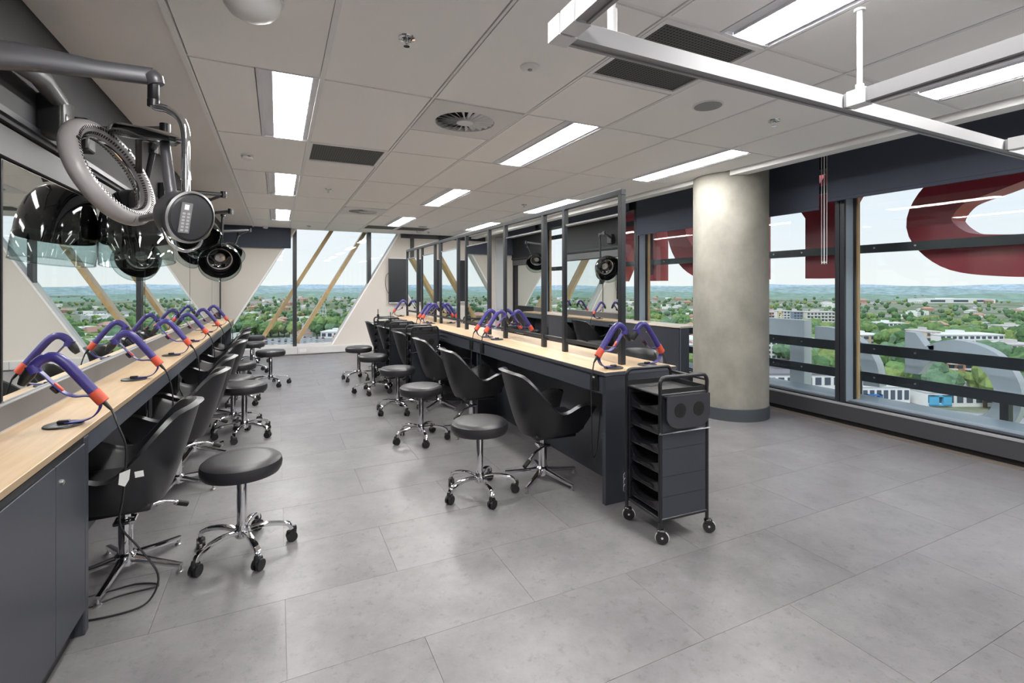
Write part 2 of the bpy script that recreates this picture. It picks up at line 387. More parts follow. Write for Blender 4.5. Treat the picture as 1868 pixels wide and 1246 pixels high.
# right wall: base, mullions, panes
BASE = mat('dark_base', (.045, .045, .050), .4)
wr = struct(MB().box(5.15, XR+.3, YB, YF, .055, .20).build('wall_right', BASE))
MB().box(5.19, XR+.3, YB, YF, 0, .055).build('kick_recess', mat('kick_black', (.006, .006, .006), .7), wr)
MB().box(5.09, 5.19, YB, YF, -.004, .004).build('floor_edge_strip', mat('brown_strip', (.16, .13, .115), .6), wr)
MB().box(5.145, 5.19, YB, YF, .20, .216).build('silver_edge', ALU, wr)
MB().box(5.21, 5.30, YB, YF, .20, .225).build('track', BLACKM, wr)
MB().box(5.30, XR+.32, YB, YF, .20, .238).build('outer_sill', MULLS, wr)
MB().box(5.2, XR+.1, YB, YF, 2.64, 2.80).box(5.34, XR+.1, YB, YF, 2.8, 3.05).build('head', FRAMEM, wr)
for j in (-1.4, 1.62, 4.7): MB().box(5.1485, 5.151, j-.002, j+.002, .055, .20).build('joint', BLACKM, wr)
MY = [-3.3, -.14, 3.02, 6.18, 9.34]
for i, my in enumerate(MY):
    o = struct(MB().mt(FRAMEM).box(5.2, 5.225, my, my+.042, .2, 2.66).box(5.2, 5.225, my+.05, my+.092, .2, 2.66).box(5.212, 5.36, my+.006, my+.09, .2, 2.66).mt(MULLS).box(5.232, 5.352, my+.0, my+.006, .2, 2.66).mt(BLACKM).box(5.352, 5.385, my-.012, my+.02, .2, 2.66).build('trim_%d' % (i+1)))
    tag(MB().box(5.40, 5.44, my-.018, my+.012, -.5, 3.2).build('timber_post', TIMBER), 'slim golden timber post outside the glass, number %s along the right wall' % ['one', 'two', 'three', 'four', 'five'][i], 'post', 'timber posts')
bounds = [YB]+[v for m_ in MY for v in (m_, m_+.092)]+[YF]
for i in range(0, len(bounds), 2):
    if bounds[i+1]-bounds[i] < .1: continue
    o = struct(empty('window_%d' % (i//2+2)))
    MB().box(5.366, 5.372, bounds[i], bounds[i+1], .236, 2.64).build('pane', GLASS, o)

# column
cl = tag(empty('concrete_column', (4.52, 3.835, 0)), 'round raw concrete column standing before the right windows', 'column')
MB().lathe([(.385, .13), (.385, 3.0)], 64).build('shaft', CONC, cl, True)
MB().lathe([(.392, 0), (.392, .125), (.387, .13)], 64).build('skirting', mat('dark_skirting', (.055, .065, .075), .5), cl, True)

# ------------------------------------------------------------------ ceiling fittings
ROWN = {0: 'left wall', 3: 'island', 6: 'window'}
ORD = ['added unseen rear', 'nearest', 'second', 'third', 'farthest']
lamp0 = None
FRW = mat('light_frame', (.72, .72, .76), .4)
for k, (ix, iy) in enumerate(lamps):
    x0 = GX[ix]+(.335 if ix != 6 else -.022); y0 = GY[iy]
    lab = '%s lit troffer of the row nearest the %s' % (ORD[k % 5], ROWN[ix])
    if lamp0 is None:
        o = thing('ceiling_light', lab, 'light', (x0, y0, 2.6), 0, 'recessed ceiling lights')
        MB().box(-.014, .325, .008, 1.346, .012, .03).box(-.014, .006, .008, 1.346, -.004, .02).box(.317, .325, .008, 1.346, -.004, .02).box(.004, .325, .008, .014, -.004, .02).box(.004, .325, 1.340, 1.346, -.004, .02).build('frame', FRW, o)
        MB().box(.075, .275, .016, 1.338, -.004, .0115).build('diffuser', LIT, o)
        MB().box(.068, .0745, .016, 1.338, -.002, .012).box(.2755, .282, .016, 1.338, -.002, .012).build('reflector_edge', FRW, o)
        lamp0 = o
    else:
        o = copy_tree(lamp0); o.location = (x0, y0, 2.6); o['label'] = lab
vg = MATS['vent_dark']
def eggcrate():
    m = bpy.data.materials.new('eggcrate'); m.use_nodes = True; t = m.node_tree; b = t.nodes['Principled BSDF']
    c = t.nodes.new('ShaderNodeTexCoord'); br = t.nodes.new('ShaderNodeTexBrick'); br.offset = 0; br.inputs['Scale'].default_value = 1
    br.inputs['Brick Width'].default_value = .02; br.inputs['Row Height'].default_value = .02; br.inputs['Mortar Size'].default_value = .0035
    br.inputs['Color1'].default_value = (.008, .008, .008, 1); br.inputs['Color2'].default_value = (.010, .010, .010, 1); br.inputs['Mortar'].default_value = (.10, .10, .10, 1)
    t.links.new(c.outputs['Object'], br.inputs['Vector']); t.links.new(br.outputs[0], b.inputs['Base Color']); b.inputs['Roughness'].default_value = .6
    return m
EGG = eggcrate()
VL = {1: 'dark eggcrate return vent beside the round swirl diffuser, over the aisle', 3: 'dark eggcrate return vent above the hanging aluminium frame'}
for (ix, iy), (a, c) in vents.items():
    x0, x1 = GX[ix], GX[ix+1]; y0 = GY[iy]+a; L = c-a
    lab = VL.get(ix) if GY[iy] < 9 else ('dark vent by the far window, %s of a pair' % ('left' if ix == 3 else 'right'))
    o = thing('ceiling_vent', lab, 'vent', (x0, y0, 2.6), 0, 'eggcrate vents')
    W_ = x1-x0
    MB().box(.01, W_-.01, .01, .04, -.006, .02).box(.01, W_-.01, L-.04, L-.01, -.006, .02).box(.01, .035, .04, L-.04, -.006, .02).box(W_-.035, W_-.01, .04, L-.04, -.006, .02).build('frame', TBAR, o)
    MB().box(.035, W_-.035, .04, L-.04, .004, .02).build('grille', EGG, o)
me_bl = None
for n_, ((ix, iy), (a, c)) in enumerate(diffs.items()):
    x0, x1 = GX[ix], GX[ix+1]; y0 = GY[iy]+a; W_ = x1-x0; L = min(c-a, W_+.01)
    o = thing('swirl_diffuser', ['near', 'far'][n_]+' round swirl air diffuser in a square white plate', 'diffuser', ((x0+x1)/2, y0+(c-a)/2, 2.6), 0, 'air diffusers')
    hw, hl, R_ = W_/2-.012, (c-a)/2-.012, .215
    # square plate with a round hole
    N = 48; inner = []; outer = []
    for j in range(N):
        t_ = 2*PI*j/N; cx_, sx_ = math.cos(t_), math.sin(t_); k_ = min(hw/abs(cx_) if abs(cx_) > 1e-6 else 9, hl/abs(sx_) if abs(sx_) > 1e-6 else 9)
        inner.append((R_*cx_, R_*sx_, -.010)); outer.append((k_*cx_, k_*sx_, -.006))
    up = [(p[0], p[1], .03) for p in inner]
    MB().grid([outer, inner, up], closed=True).grid([[(p[0], p[1], .012) for p in outer], outer], closed=True).build('plate', ALUW, o)
    MB().cyl((0, 0), R_-.001, .022, .03, 48).build('plenum', mat('plenum_black', (.01, .01, .01), .8), o)
    MB().cyl((0, 0), .06, -.016, .01, 32).build('hub', ALUW, o, True)
    if me_bl is None:
        me_bl = MB().add([(.055, -.003, .006), (R_-.004, -.012, .008), (R_-.004, .014, -.008), (.055, .006, -.010), (.055, -.003, .008), (R_-.004, -.012, .010), (R_-.004, .014, -.006), (.055, .006, -.008)],
                         [(0, 1, 2, 3), (7, 6, 5, 4), (0, 4, 5, 1), (1, 5, 6, 2), (2, 6, 7, 3), (3, 7, 4, 0)]).mesh('blade', ALUW)
    for j in range(22): inst('blade', me_bl, o, (0, 0, 0), (0, 0, 2*PI*j/22))
def sprinkler(x, y, lab):
    o = thing('sprinkler_head', lab, 'sprinkler', (x, y, 2.597), 0, 'sprinkler heads')
    MB().lathe([(.042, 0), (.040, -.006), (.026, -.008), (.024, -.002)], 24).build('escutcheon', CHROME, o, True)
    MB().cyl((0, 0), .007, -.030, -.002, 10).tube([(-.010, 0, -.01), (-.012, 0, -.026), (0, 0, -.038)], .0025, 6).tube([(.010, 0, -.01), (.012, 0, -.026), (0, 0, -.038)], .0025, 6).build('body', CHROME, o, True)
    MB().cyl((0, 0), .015, -.042, -.039, 16).build('deflector', CHROME, o)
sprinkler(.56, 2.34, 'chrome sprinkler head near the white dome camera'); sprinkler(.56, 6.4, 'chrome sprinkler head beyond the aisle vent')
sprinkler(.56, 10.49, 'small sprinkler head just before the far window'); sprinkler(3.25, 6.37, 'chrome sprinkler head above the island mirrors')
sprinkler(3.23, 2.36, 'chrome sprinkler head between the round speaker and the windows'); sprinkler(3.0, 10.5, 'small far sprinkler head above the wall screen')
def detector(x, y, lab):
    o = thing('smoke_detector', lab, 'detector', (x, y, 2.597), 0, 'smoke detectors')
    MB().lathe([(.052, 0), (.052, -.012), (.044, -.016), (.044, -.022), (.050, -.024), (.046, -.040), (.030, -.046)], 28).build('body', WHITEP, o, True)
    for a in (0, 1, 2, 3): MB().box(.043, .0475, -.012, .012, -.022, -.0165, RZ(a*PI/2+.4)).build('slot', BLACKP, o)
detector(-.25, 5.05, 'white smoke detector over the left chairs'); detector(-.22, 10.9, 'small white smoke detector beside the far blind')
detector(3.75, 6.0, 'white smoke detector above the island frame near the column'); detector(2.75, 10.4, 'small white smoke detector near the far screen')
o = thing('motion_sensor', 'flat round white motion sensor between ceiling diffuser and hanging frame', 'sensor', (1.24, 2.357, 2.597))
MB().lathe([(.055, 0), (.055, -.008), (.046, -.014), (.018, -.016)], 32).build('body', WHITEP, o, True); MB().lathe([(.014, -.015), (.012, -.021), (.004, -.024)], 16).build('lens', GREYPL, o, True)
o = thing('ceiling_speaker', 'round grey ceiling speaker grille flush in a tile', 'speaker', (2.567, 2.353, 2.597))
MB().lathe([(.098, 0), (.098, -.004), (.088, -.006)], 40).build('rim', ALUW, o, True); MB().cyl((0, 0), .087, -.007, -.005, 40).build('grille', mat('speaker_mesh', (.30, .30, .30), .7), o)
o = thing('ceiling_speaker', 'small far round ceiling speaker grille near the far vents', 'speaker', (2.62, 9.6, 2.597))
MB().lathe([(.098, 0), (.098, -.004), (.088, -.006)], 40).build('rim', ALUW, o, True); MB().cyl((0, 0), .087, -.007, -.005, 40).build('grille', MATS['speaker_mesh'], o)
o = thing('dome_camera', 'white bulging dome at the top edge above the left aisle', 'dome', (-.095, 2.28, 2.597))
MB().lathe([(.112, 0), (.112, -.018), (.105, -.045), (.085, -.072), (.05, -.092), (.015, -.098)], 40).build('housing', WHITEP, o, True)
MB().lathe([(.120, 0), (.120, -.010), (.112, -.014)], 40).build('ring', ALUW, o, True)

# hanging aluminium frame
fr = thing('hanging_rail_frame', 'suspended rectangular aluminium rail frame near the ceiling', 'frame', (0, 0, 0))
def channel(x0, x1, y0, y1, z0=2.135, z1=2.19):
    m = MB().box(x0, x1, y0, y1, z0+.006, z1)
    if x1-x0 > y1-y0: m.box(x0, x1, y0, y0+.012, z0, z0+.006).box(x0, x1, y1-.012, y1, z0, z0+.006)
    else: m.box(x0, x0+.012, y0, y1, z0, z0+.006).box(x1-.012, x1, y0, y1, z0, z0+.006)
    return m
channel(.74, 4.7, 1.225, 1.275).build('rail', ALU, fr)
for x in (.74, 2.10, 3.53): channel(x, x+.05, -3.2, 1.222).build('rail', ALU, fr)
channel(.74, 4.7, -3.25, -3.202).build('rail', ALU, fr)
for x in (.74, 2.10, 3.53): MB().box(x-.004, x+.054, 1.14, 1.21, 2.132, 2.194).build('joiner', ALUW, fr)
MB().box(.735, .80, 1.219, 1.281, 2.132, 2.194).build('corner_cap', ALUW, fr)
for x, y in ((.95, 1.25), (2.262, 1.25), (3.9, 1.25), (.95, -3.22), (2.26, -3.22), (3.9, -3.22)):
    MB().cyl((x, y), .010, 2.19, 2.597, 12).cyl((x, y), .016, 2.19, 2.27, 14).cyl((x, y), .022, 2.585, 2.597, 16).rbox(x-.055, x+.055, y-.02, y+.02, 2.188, 2.196, .003, 1).build('hanger_rod', ALUW, fr, True)

# ------------------------------------------------------------------ blinds
def blind_y(y0, y1, z0, lab, x=5.10, chain=None):
    o = thing('roller_blind', lab, 'blind', (x, y0, z0))
    L = y1-y0
    MB().box(-.002, .002, 0, L, .02, 2.96-z0).build('fabric', BLIND, o)
    MB().rbox(-.008, .008, 0, L, -.012, .022, .004, 1).build('bottom_bar', BLIND, o)
    MB().tube([(.03, 0, 2.95-z0), (.03, L, 2.95-z0)], .028, 14).build('roller', ALUW, o, True)
    if chain:
        for cy_ in chain:
            MB().tube(sm([(0, cy_-.012-y0, 2.93-z0), (0, cy_-.012-y0, 1.75-z0), (0, cy_-.008-y0, 1.66-z0), (0, cy_-y0, 1.645-z0), (0, cy_+.008-y0, 1.66-z0), (0, cy_+.012-y0, 1.75-z0), (0, cy_+.012-y0, 2.93-z0)], 4), .0028, 6).build('chain', WHITEP, o, True)
    return o
blind_y(-.02, 3.125, 2.277, 'wide navy roller blind on the nearest right window', chain=[3.145])
blind_y(3.215, 6.1, 2.21, 'navy roller blind lowered behind the concrete column', 5.105, chain=[3.178])
blind_y(6.28, 9.3, 2.62, 'navy roller blind rolled up above the island mirrors')
blind_y(-3.2, -.12, 2.277, 'navy roller blind on the window beside the camera')
blind_y(9.45, 11.0, 2.45, 'navy roller blind at the far right corner')
o = thing('roller_blind', 'navy roller blind half down over the far window left corner', 'blind', (XL+.02, YF-.06, 2.19))
MB().box(0, 1.225, -.002, .002, .015, .46).build('fabric', BLIND, o); MB().rbox(0, 1.225, -.008, .008, -.010, .018, .004, 1).build('bottom_bar', BLIND, o)
MB().box(0, 1.235, -.03, .03, .40, .415).build('cassette', BLIND, o)

# wall screen on the far wall
o = thing('wall_screen', 'wide dark wall screen with silver edges on the far wall', 'screen', (2.24, YF-.03, 1.02))
MB().box(0, 1.86, -.05, .03, .02, 1.0).build('panel', PANEL, o); MB().box(0, 1.86, -.055, .03, 1.0, 1.018).build('top_edge', ALUW, o); MB().box(0, 1.86, -.055, .03, .002, .02).build('bottom_edge', ALUW, o)
MB().tube(sm([(0, 0, .68), (-.05, 0, .62), (-.065, 0, .48), (-.05, 0, .33), (.0, 0, .22)], 5), .005, 6).build('cable', BLACKP, o, True)

# ------------------------------------------------------------------ left wall mirrors, bench, cabinets
for k, (y0, y1) in enumerate([(2.66, 4.985), (5.0, 7.305), (7.325, 9.60), (9.62, 10.80)]):
    o = thing('wall_mirror', ['nearest', 'second', 'third', 'farthest'][k]+' tall mirror panel along the left bench', 'mirror', (XL, y0, .93), 0, 'left wall mirrors')
    MB().box(-.022, -.002, 0, y1-y0, 0, .985).build('backing', BLACKP, o)
    MB().box(-.002, .002, .002, y1-y0-.002, .006, .980).build('glass', MIRROR, o)
    MB().box(-.006, .006, 0, y1-y0, -.004, .006).build('bottom_channel', ALU, o)
LB0, LB1 = .0, 9.95
o = thing('left_bench', 'long light oak bench top along the left mirrors', 'bench', (XL, 0, 0))
MB().rbox(.0, .30, LB0, LB1, .800, .825, .002, 1).build('oak_top', OAK, o)
MB().box(.298, .302, LB0, LB1, .802, .823).build('edge_band', mat('edge_band', (.30, .22, .14), .4), o)
MB().prism([(.296, .798), (.296, .712), (.270, .700), (.240, .700), (.240, .798)], 2.555, LB1, 'y').build('fascia', LAMI2, o)
MB().box(.0, .02, 2.0, LB1, .825, .925).build('upstand', GREYWALL, o)
MB().box(-.0, .021, 2.0, LB1, .925, .9285).build('upstand_trim', ALU, o)
MB().box(.0, .022, 2.0, LB1, .825, .830).build('seal', ALU, o)
MB().box(0, .02, 2.56, LB1, 0, .80).build('back_panel', LAMI, o)
MB().box(.02, .26, 9.90, LB1, 0, .80).build('end_panel', LAMI, o)
cab = thing('bench_cabinet', 'slate two-door storage cabinet under the near left bench', 'cabinet', (XL, 0, 0))
MB().box(0, .285, .45, 2.53, .10, .797).build('carcass', LAMI, cab)
MB().box(0, .262, .45, 2.49, 0, .10).build('kick', BLACKP, cab)
MB().rbox(.262, .304, 2.505, 2.55, 0, .797, .006, 2).box(0, .27, 2.505, 2.545, 0, .797).build('end_panel', LAMI, cab)
for k, (y0, y1) in enumerate([(.46, 1.48), (1.484, 2.213), (2.217, 2.50)]):
    d = MB().rbox(.287, .305, y0, y1, .105, .772, .0015, 1).build('door', LAMI, cab)
    if k != 1:
        MB().tube([(.305, y0+.05, .70), (.310, y0+.05, .70)], .010, 18).tube([(.310, y0+.05, .70), (.312, y0+.05, .70)], .007, 14).box(.3115, .3125, y0+.0485, y0+.0515, .694, .706).build('lock', STEEL, d, True)
MB().box(.275, .30, .45, 2.50, .775, .797).build('shadow_gap', BLACKP, cab)
for k, y in enumerate((2.66, 3.93, 4.95, 6.1, 7.3, 8.4)):
    o = thing('power_box', 'black cable box under the left bench, %s from the cabinet' % ['first', 'second', 'third', 'fourth', 'fifth', 'sixth'][k], 'power box', (XL, y, .5), 0, 'cable boxes under the left bench')
    MB().rbox(.021, .235, -.06, .06, .0, .20, .004, 1).build('box', BLACKP, o)
    MB().rbox(.236, .246, -.045, .045, .03, .17, .003, 1).box(.246, .247, -.02, .02, .08, .12).build('socket_plate', BLACKM, o)

# ------------------------------------------------------------------ island bench with mirror frame
IX = 2.18
isl = thing('island_bench', 'long double sided island bench with oak top and slate sides', 'bench', (0, 0, 0))
MB().rbox(1.88, 2.48, 2.55, 9.35, .826, .851, .002, 1).build('oak_top', OAK, isl)
MB().box(1.877, 1.880, 2.55, 9.35, .828, .849).box(2.48, 2.483, 2.55, 9.35, .828, .849).box(1.877, 2.483, 2.547, 2.55, .828, .849).build('edge_band', LAMI2, isl)
for x0, x1 in ((1.90, 1.925), (2.435, 2.46)): MB().box(x0, x1, 2.59, 9.33, .70, .826).build('apron', LAMI2, isl)
MB().box(2.156, 2.204, 2.59, 9.33, 0, .826).build('spine_panel', LAMI, isl)
for y in (2.552, 9.312): MB().box(1.888, 2.472, y, y+.036, 0, .826).build('end_panel', LAMI, isl)
for y in (4.87, 7.1): MB().box(1.93, 2.43, y, y+.03, 0, .826).build('support_panel', LAMI, isl)
for k, y in enumerate((2.64, 4.62, 4.93, 7.0, 7.3)):
    sp = MB().rbox(1.885, 1.902, y, y+.085, .715, .815, .004, 1).build('socket', BLACKP, isl)
    MB().tube([(1.884, y+.042, .765), (1.886, y+.042, .765)], .022, 16).box(1.8832, 1.8845, y+.02, y+.05, .800, .808).build('outlet_face', BLACKM if k else BLACKM, sp)
MB().box(1.883, 1.8848, 2.668, 2.70, .795, .806).build('switch', WHITEP, isl)
MB().tube([(2.045, 2.546, .205), (2.02, 2.54, .18), (2.02, 2.54, .075), (2.045, 2.546, .055)], .0022, 6).tube([(2.045, 2.546, .165), (2.02, 2.538, .145)], .002, 6).tube([(2.045, 2.546, .125), (2.02, 2.538, .105)], .002, 6).build('wire_hook', CHROME, isl)
mf = thing('mirror_frame', 'black steel post and rail frame standing on the island bench', 'frame', (IX, 0, .851))
PY = [2.76, 3.51, 3.87, 4.70, 5.14, 5.88, 6.20, 6.97, 7.27, 8.00, 8.30, 9.05]
for y in PY: MB().rbox(-.02, .02, y-.02, y+.02, 0, 1.19, .002, 1).build('post', FRAMEM, mf)
MB().rbox(-.02, .02, 2.74, 9.07, 1.19, 1.23, .002, 1).build('top_rail', FRAMEM, mf)
MB().rbox(-.012, .012, 2.78, 9.05, .085, .112, .002, 1).build('lower_rail', FRAMEM, mf)
for k in range(6):
    y0, y1 = PY[2*k]+.021, PY[2*k+1]-.021
    o = thing('station_mirror', ['nearest', 'second', 'third', 'fourth', 'fifth', 'farthest'][k]+' double sided mirror held in the island frame', 'mirror', (IX, y0, .851+.113), 0, 'island mirrors')
    L = y1-y0
    MB().box(-.004, .004, 0, L, 0, .94).build('core', BLACKP, o)
    MB().box(-.0055, -.004, .002, L-.002, .003, .937).build('glass', MIRROR, o); MB().box(.004, .0055, .002, L-.002, .003, .937).build('glass', MIRROR, o)
    MB().box(-.008, .008, 0, L, .94, .952).build('top_channel', ALU, o)

# ------------------------------------------------------------------ right bench
rbn = thing('window_bench', 'slate storage bench with window-lit pale top under the right windows', 'bench', (0, 0, 0))
MB().rbox(4.97, 5.33, 5.03, 11.05, .825, .85, .002, 1).build('oak_top', woodmat('window_lit_oak', (.58, .50, .40), (.68, .60, .50), (9, .7, 4)), rbn)  # window light on the oak put into its colour as a paler tone
MB().box(5.0, 5.135, 5.05, 11.05, .08, .823).build('carcass', LAMI, rbn)
MB().box(5.02, 5.135, 5.07, 11.05, .005, .08).build('kick', BLACKP, rbn)
MB().box(4.985, 5.135, 5.035, 5.06, .005, .823).build('end_panel', LAMI2, rbn)
for k in range(10):
    y0 = 5.065+k*.6
    if y0+.6 > 11.06: break
    d = MB().rbox(4.982, 4.999, y0+.002, y0+.596, .085, .815, .0015, 1).build('door', LAMI, rbn)
    yk = y0+.06 if k % 2 else y0+.54
    MB().tube([(4.982, yk, .72), (4.977, yk, .72)], .010, 16).build('lock', STEEL, d, True)

# ------------------------------------------------------------------ seats
def caster(parent, x, y, rz, mw=BLACKP, r=.028):
    M = T(x, y, 0)@RZ(rz)
    return MB().tube([(0, -.020, r), (0, -.006, r)], r, 18, True, M).tube([(0, .006, r), (0, .020, r)], r, 18, True, M).tube([(.0, 0, r*.9), (.004, 0, r*1.7), (.016, 0, r*2.3), (.016, 0, r*2.9)], [.010, .013, .012, .008], 10, True, M).rbox(-.026, .024, -.010, .010, r*1.1, r*2.25, .006, 1, M).build('caster', mw, parent, True)
def make_stool(h=.50):
    o = empty('wheeled_stool')
    MB().lathe([(.02, h-.082), (.165, h-.085), (.182, h-.080), (.192, h-.062), (.195, h-.040), (.190, h-.018), (.172, h-.004), (.13, h), (.02, h+.002)], 48).build('seat', LEATHER2, o, True)
    MB().lathe([(.09, h-.092), (.09, h-.084)], 24).build('seat_plate', BLACKP, o)
    MB().lathe([(.024, .10), (.024, .36), (.022, .365), (.022, h-.09)], 24).build('column', CHROME, o, True)
    MB().lathe([(.020, .075), (.034, .085), (.036, .125), (.028, .145)], 24).build('hub', CHROME, o, True)
    MB().tube(sm([(.05, .02, h-.095), (.11, .05, h-.11), (.17, .08, h-.12)], 4), .005, 8).tube([(.15, .07, h-.118), (.19, .088, h-.125)], .009, 8).build('lever', BLACKP, o, True)
    for k in range(5):
        a = 2*PI*k/5+.35; M = RZ(a)
        l = MB().tube([M@Vector(p) for p in sm([(.02, 0, .112), (.10, 0, .122), (.18, 0, .112), (.225, 0, .095), (.240, 0, .068)], 4)], [1]*17, 10, True, None, (.011, .015), (0, 0, 1)).build('leg', CHROME, o, True)
        p = M@Vector((.240, 0, 0)); caster(l, p.x, p.y, a+random.uniform(-1.2, 1.2))
    return o
def make_chair():
    o = empty('salon_chair')
    # wrapped shell: a in [-1,1] along the rim, s from bottom to rim
    NA, NS = 40, 9; rows = []
    def plan(u, hw, xr, xf):
        t = abs(u); sg = 1 if u >= 0 else -1
        # rear arc to t=.5 then straight side to the front
        if t < .5:
            ph = t/.5*PI/2; y = hw*math.sin(ph)**.85; x = xr+(hw*.85)*(1-math.cos(ph))
        else:
            x_s = xr+hw*.85; x = x_s+(xf-x_s)*(t-.5)/.5; y = hw*(1.0-.03*((t-.5)/.5))
        return x, sg*y
    def rim(t):
        t = abs(t)
        def ss(a, b, v): v = max(0, min(1, (v-a)/(b-a))); return v*v*(3-2*v)
        z = .805-.012*ss(.05, .22, t)-.262*ss(.20, .62, t)+.052*ss(.62, .86, t)-.016*ss(.90, 1, t)
        return z
    for i in range(NS+1):
        s_ = i/NS; r_ = []
        for j in range(NA+1):
            u = -1+2*j/NA; zt = rim(u); z0 = .355+.02*abs(u)
            z = z0+(zt-z0)*s_; q = s_**.8
            hb, ht = .205, .285
            tt = abs(u); back = max(0, 1-tt/.45)
            hw = hb+(ht-hb)*q; xr = -.165-(.125+.02*back)*q; xf = .18+.105*q
            x, y = plan(u, hw, xr, xf)
            if back > 0: y *= 1-.16*q*back
            r_.append(Vector((x, y, z)))
        rows.append(r_)
    TH_ = .032
    cen = Vector((.05, 0, 0)); inner = []
    for i, r_ in enumerate(rows):
        q = []
        for j, p in enumerate(r_):
            a = r_[max(0, j-1)]; b = r_[min(NA, j+1)]; t_ = (b-a); n = Vector((t_.y, -t_.x, 0)).normalized()
            if n.dot(Vector((cen.x-p.x, -p.y, 0))) < 0: n = -n
            q.append(p+n*TH_)
        inner.append(q)
    lip = [(a+b)/2+Vector((0, 0, .013)) for a, b in zip(rows[-1], inner[-1])]
    outl = [p+(p-q).normalized()*.017+Vector((0, 0, .004)) for p, q in zip(rows[-1], inner[-1])]
    m = MB(); allr = rows+[outl, lip]+inner[::-1]; m.grid(allr)
    k = len(allr); n = NA+1; off = 0
    m.f += [tuple(i*n for i in range(k)), tuple(i*n+NA for i in reversed(range(k)))]; m.m += [0, 0]
    m.grid([rows[0], inner[0]])
    sh = m.build('shell', LEATHER, o, True)
    MB().rbox(-.125, .19, -.165, .165, .335, .375, .015, 2).build('underside', LEATHER, o, True)
    MB().rbox(-.115, .265, -.168, .168, .372, .475, .035, 4).build('seat_cushion', LEATHER, o, True)
    MB().rbox(-.10, .10, -.09, .09, .318, .336, .004, 1).build('seat_plate', BLACKM, o)
    MB().lathe([(.030, .07), (.030, .24), (.034, .245), (.034, .262), (.020, .265), (.020, .32)], 24).build('column', CHROME, o, True)
    MB().rbox(-.045, .045, -.04, .04, .243, .262, .004, 1).build('pump_block', CHROME, o)
    MB().tube(sm([(0, -.03, .252), (-.06, -.10, .262), (-.13, -.16, .255), (-.19, -.20, .222)], 5), .0085, 10).tube([(-.18, -.195, .228), (-.225, -.222, .200)], .013, 10).build('pump_pedal', CHROME, o, True)
    MB().tube([(-.187, -.199, .2235), (-.232, -.226, .196)], .0145, 12).build('pedal_grip', RUBBER, o, True)
    MB().lathe([(.030, .035), (.042, .04), (.044, .09), (.034, .10)], 24).build('hub', CHROME, o, True)
    for k in range(5):
        a = 2*PI*k/5+.12; M = RZ(a)
        l = MB().tube([M@Vector(p) for p in ((.03, 0, .072), (.15, 0, .052), (.275, 0, .036))], [1.25, 1.0, .8], 8, True, None, (.012, .016), (0, 0, 1)).build('leg', CHROME, o, True)
        p = M@Vector((.268, 0, 0)); MB().lathe([(.016, 0), (.016, .006), (.008, .010), (.007, .035)], 14, T(p.x, p.y, 0)).build('foot', STEEL, l, True)
    return o
chair0 = make_chair(); stool0 = make_stool()
first = {'c': True, 's': True}
def chair(x, y, rz, lab, grp):
    if first['c']: o = chair0; first['c'] = False
    else: o = copy_tree(chair0)
    o.location = (x, y, 0); o.rotation_euler = (0, 0, rz); tag(o, lab, 'chair', grp); return o
def stool(x, y, rz, lab, grp):
    if first['s']: o = stool0; first['s'] = False
    else: o = copy_tree(stool0)
    o.location = (x, y, 0); o.rotation_euler = (0, 0, rz); tag(o, lab, 'stool', grp); return o
N6 = ['nearest', 'second', 'third', 'fourth', 'fifth', 'farthest']
for k, (x, y, a) in enumerate([(-.672, 2.98, PI+.05), (-.63, 4.06, PI-.03), (-.63, 4.78, PI+.04), (-.62, 6.10, PI), (-.63, 7.2, PI-.04), (-.65, 8.0, PI)]):
    chair(x, y, a, N6[k]+' black leather salon chair facing the left bench', 'chairs along the left bench')
for k, (x, y, a) in enumerate([(1.735, 3.10, -.10), (1.69, 4.42, -.06), (1.71, 5.50, -.05), (1.68, 6.5, .03), (1.65, 7.45, .0), (1.63, 8.4, .0)]):
    chair(x, y, a, N6[k]+' black leather salon chair on the aisle side of the island', 'chairs along the island')
for k, (x, y, a) in enumerate([(2.86, 3.55, PI+.3), (2.9, 4.75, PI-.2), (2.85, 6.4, PI), (2.9, 8.2, PI)]):
    chair(x, y, a, N6[k]+' black salon chair on the window side of the island', 'chairs behind the island')
for k, (x, y, a) in enumerate([(-.170, 2.94, .95), (-.28, 5.19, .3), (-.40, 5.60, 1.2), (-.42, 6.63, .2), (-.09, 7.72, 2.3), (-.38, 8.95, .5), (-.40, 10.05, .9)]):
    stool(x, y, a, (N6[:5]+['sixth', 'farthest'])[k]+' round black wheeled stool in the left row', 'stools in the left row')
for k, (x, y, a) in enumerate([(1.23, 3.07, .55), (1.18, 4.38, .5), (1.21, 5.48, .8), (1.14, 6.62, .2), (1.10, 7.62, 1.0)]):
    stool(x, y, a, N6[:4][k]+' round black wheeled stool beside the island' if k < 4 else 'farthest round black wheeled stool beside the island', 'stools beside the island')
stool(3.3, 5.3, .3, 'round black wheeled stool behind the island', 'stools behind the island')

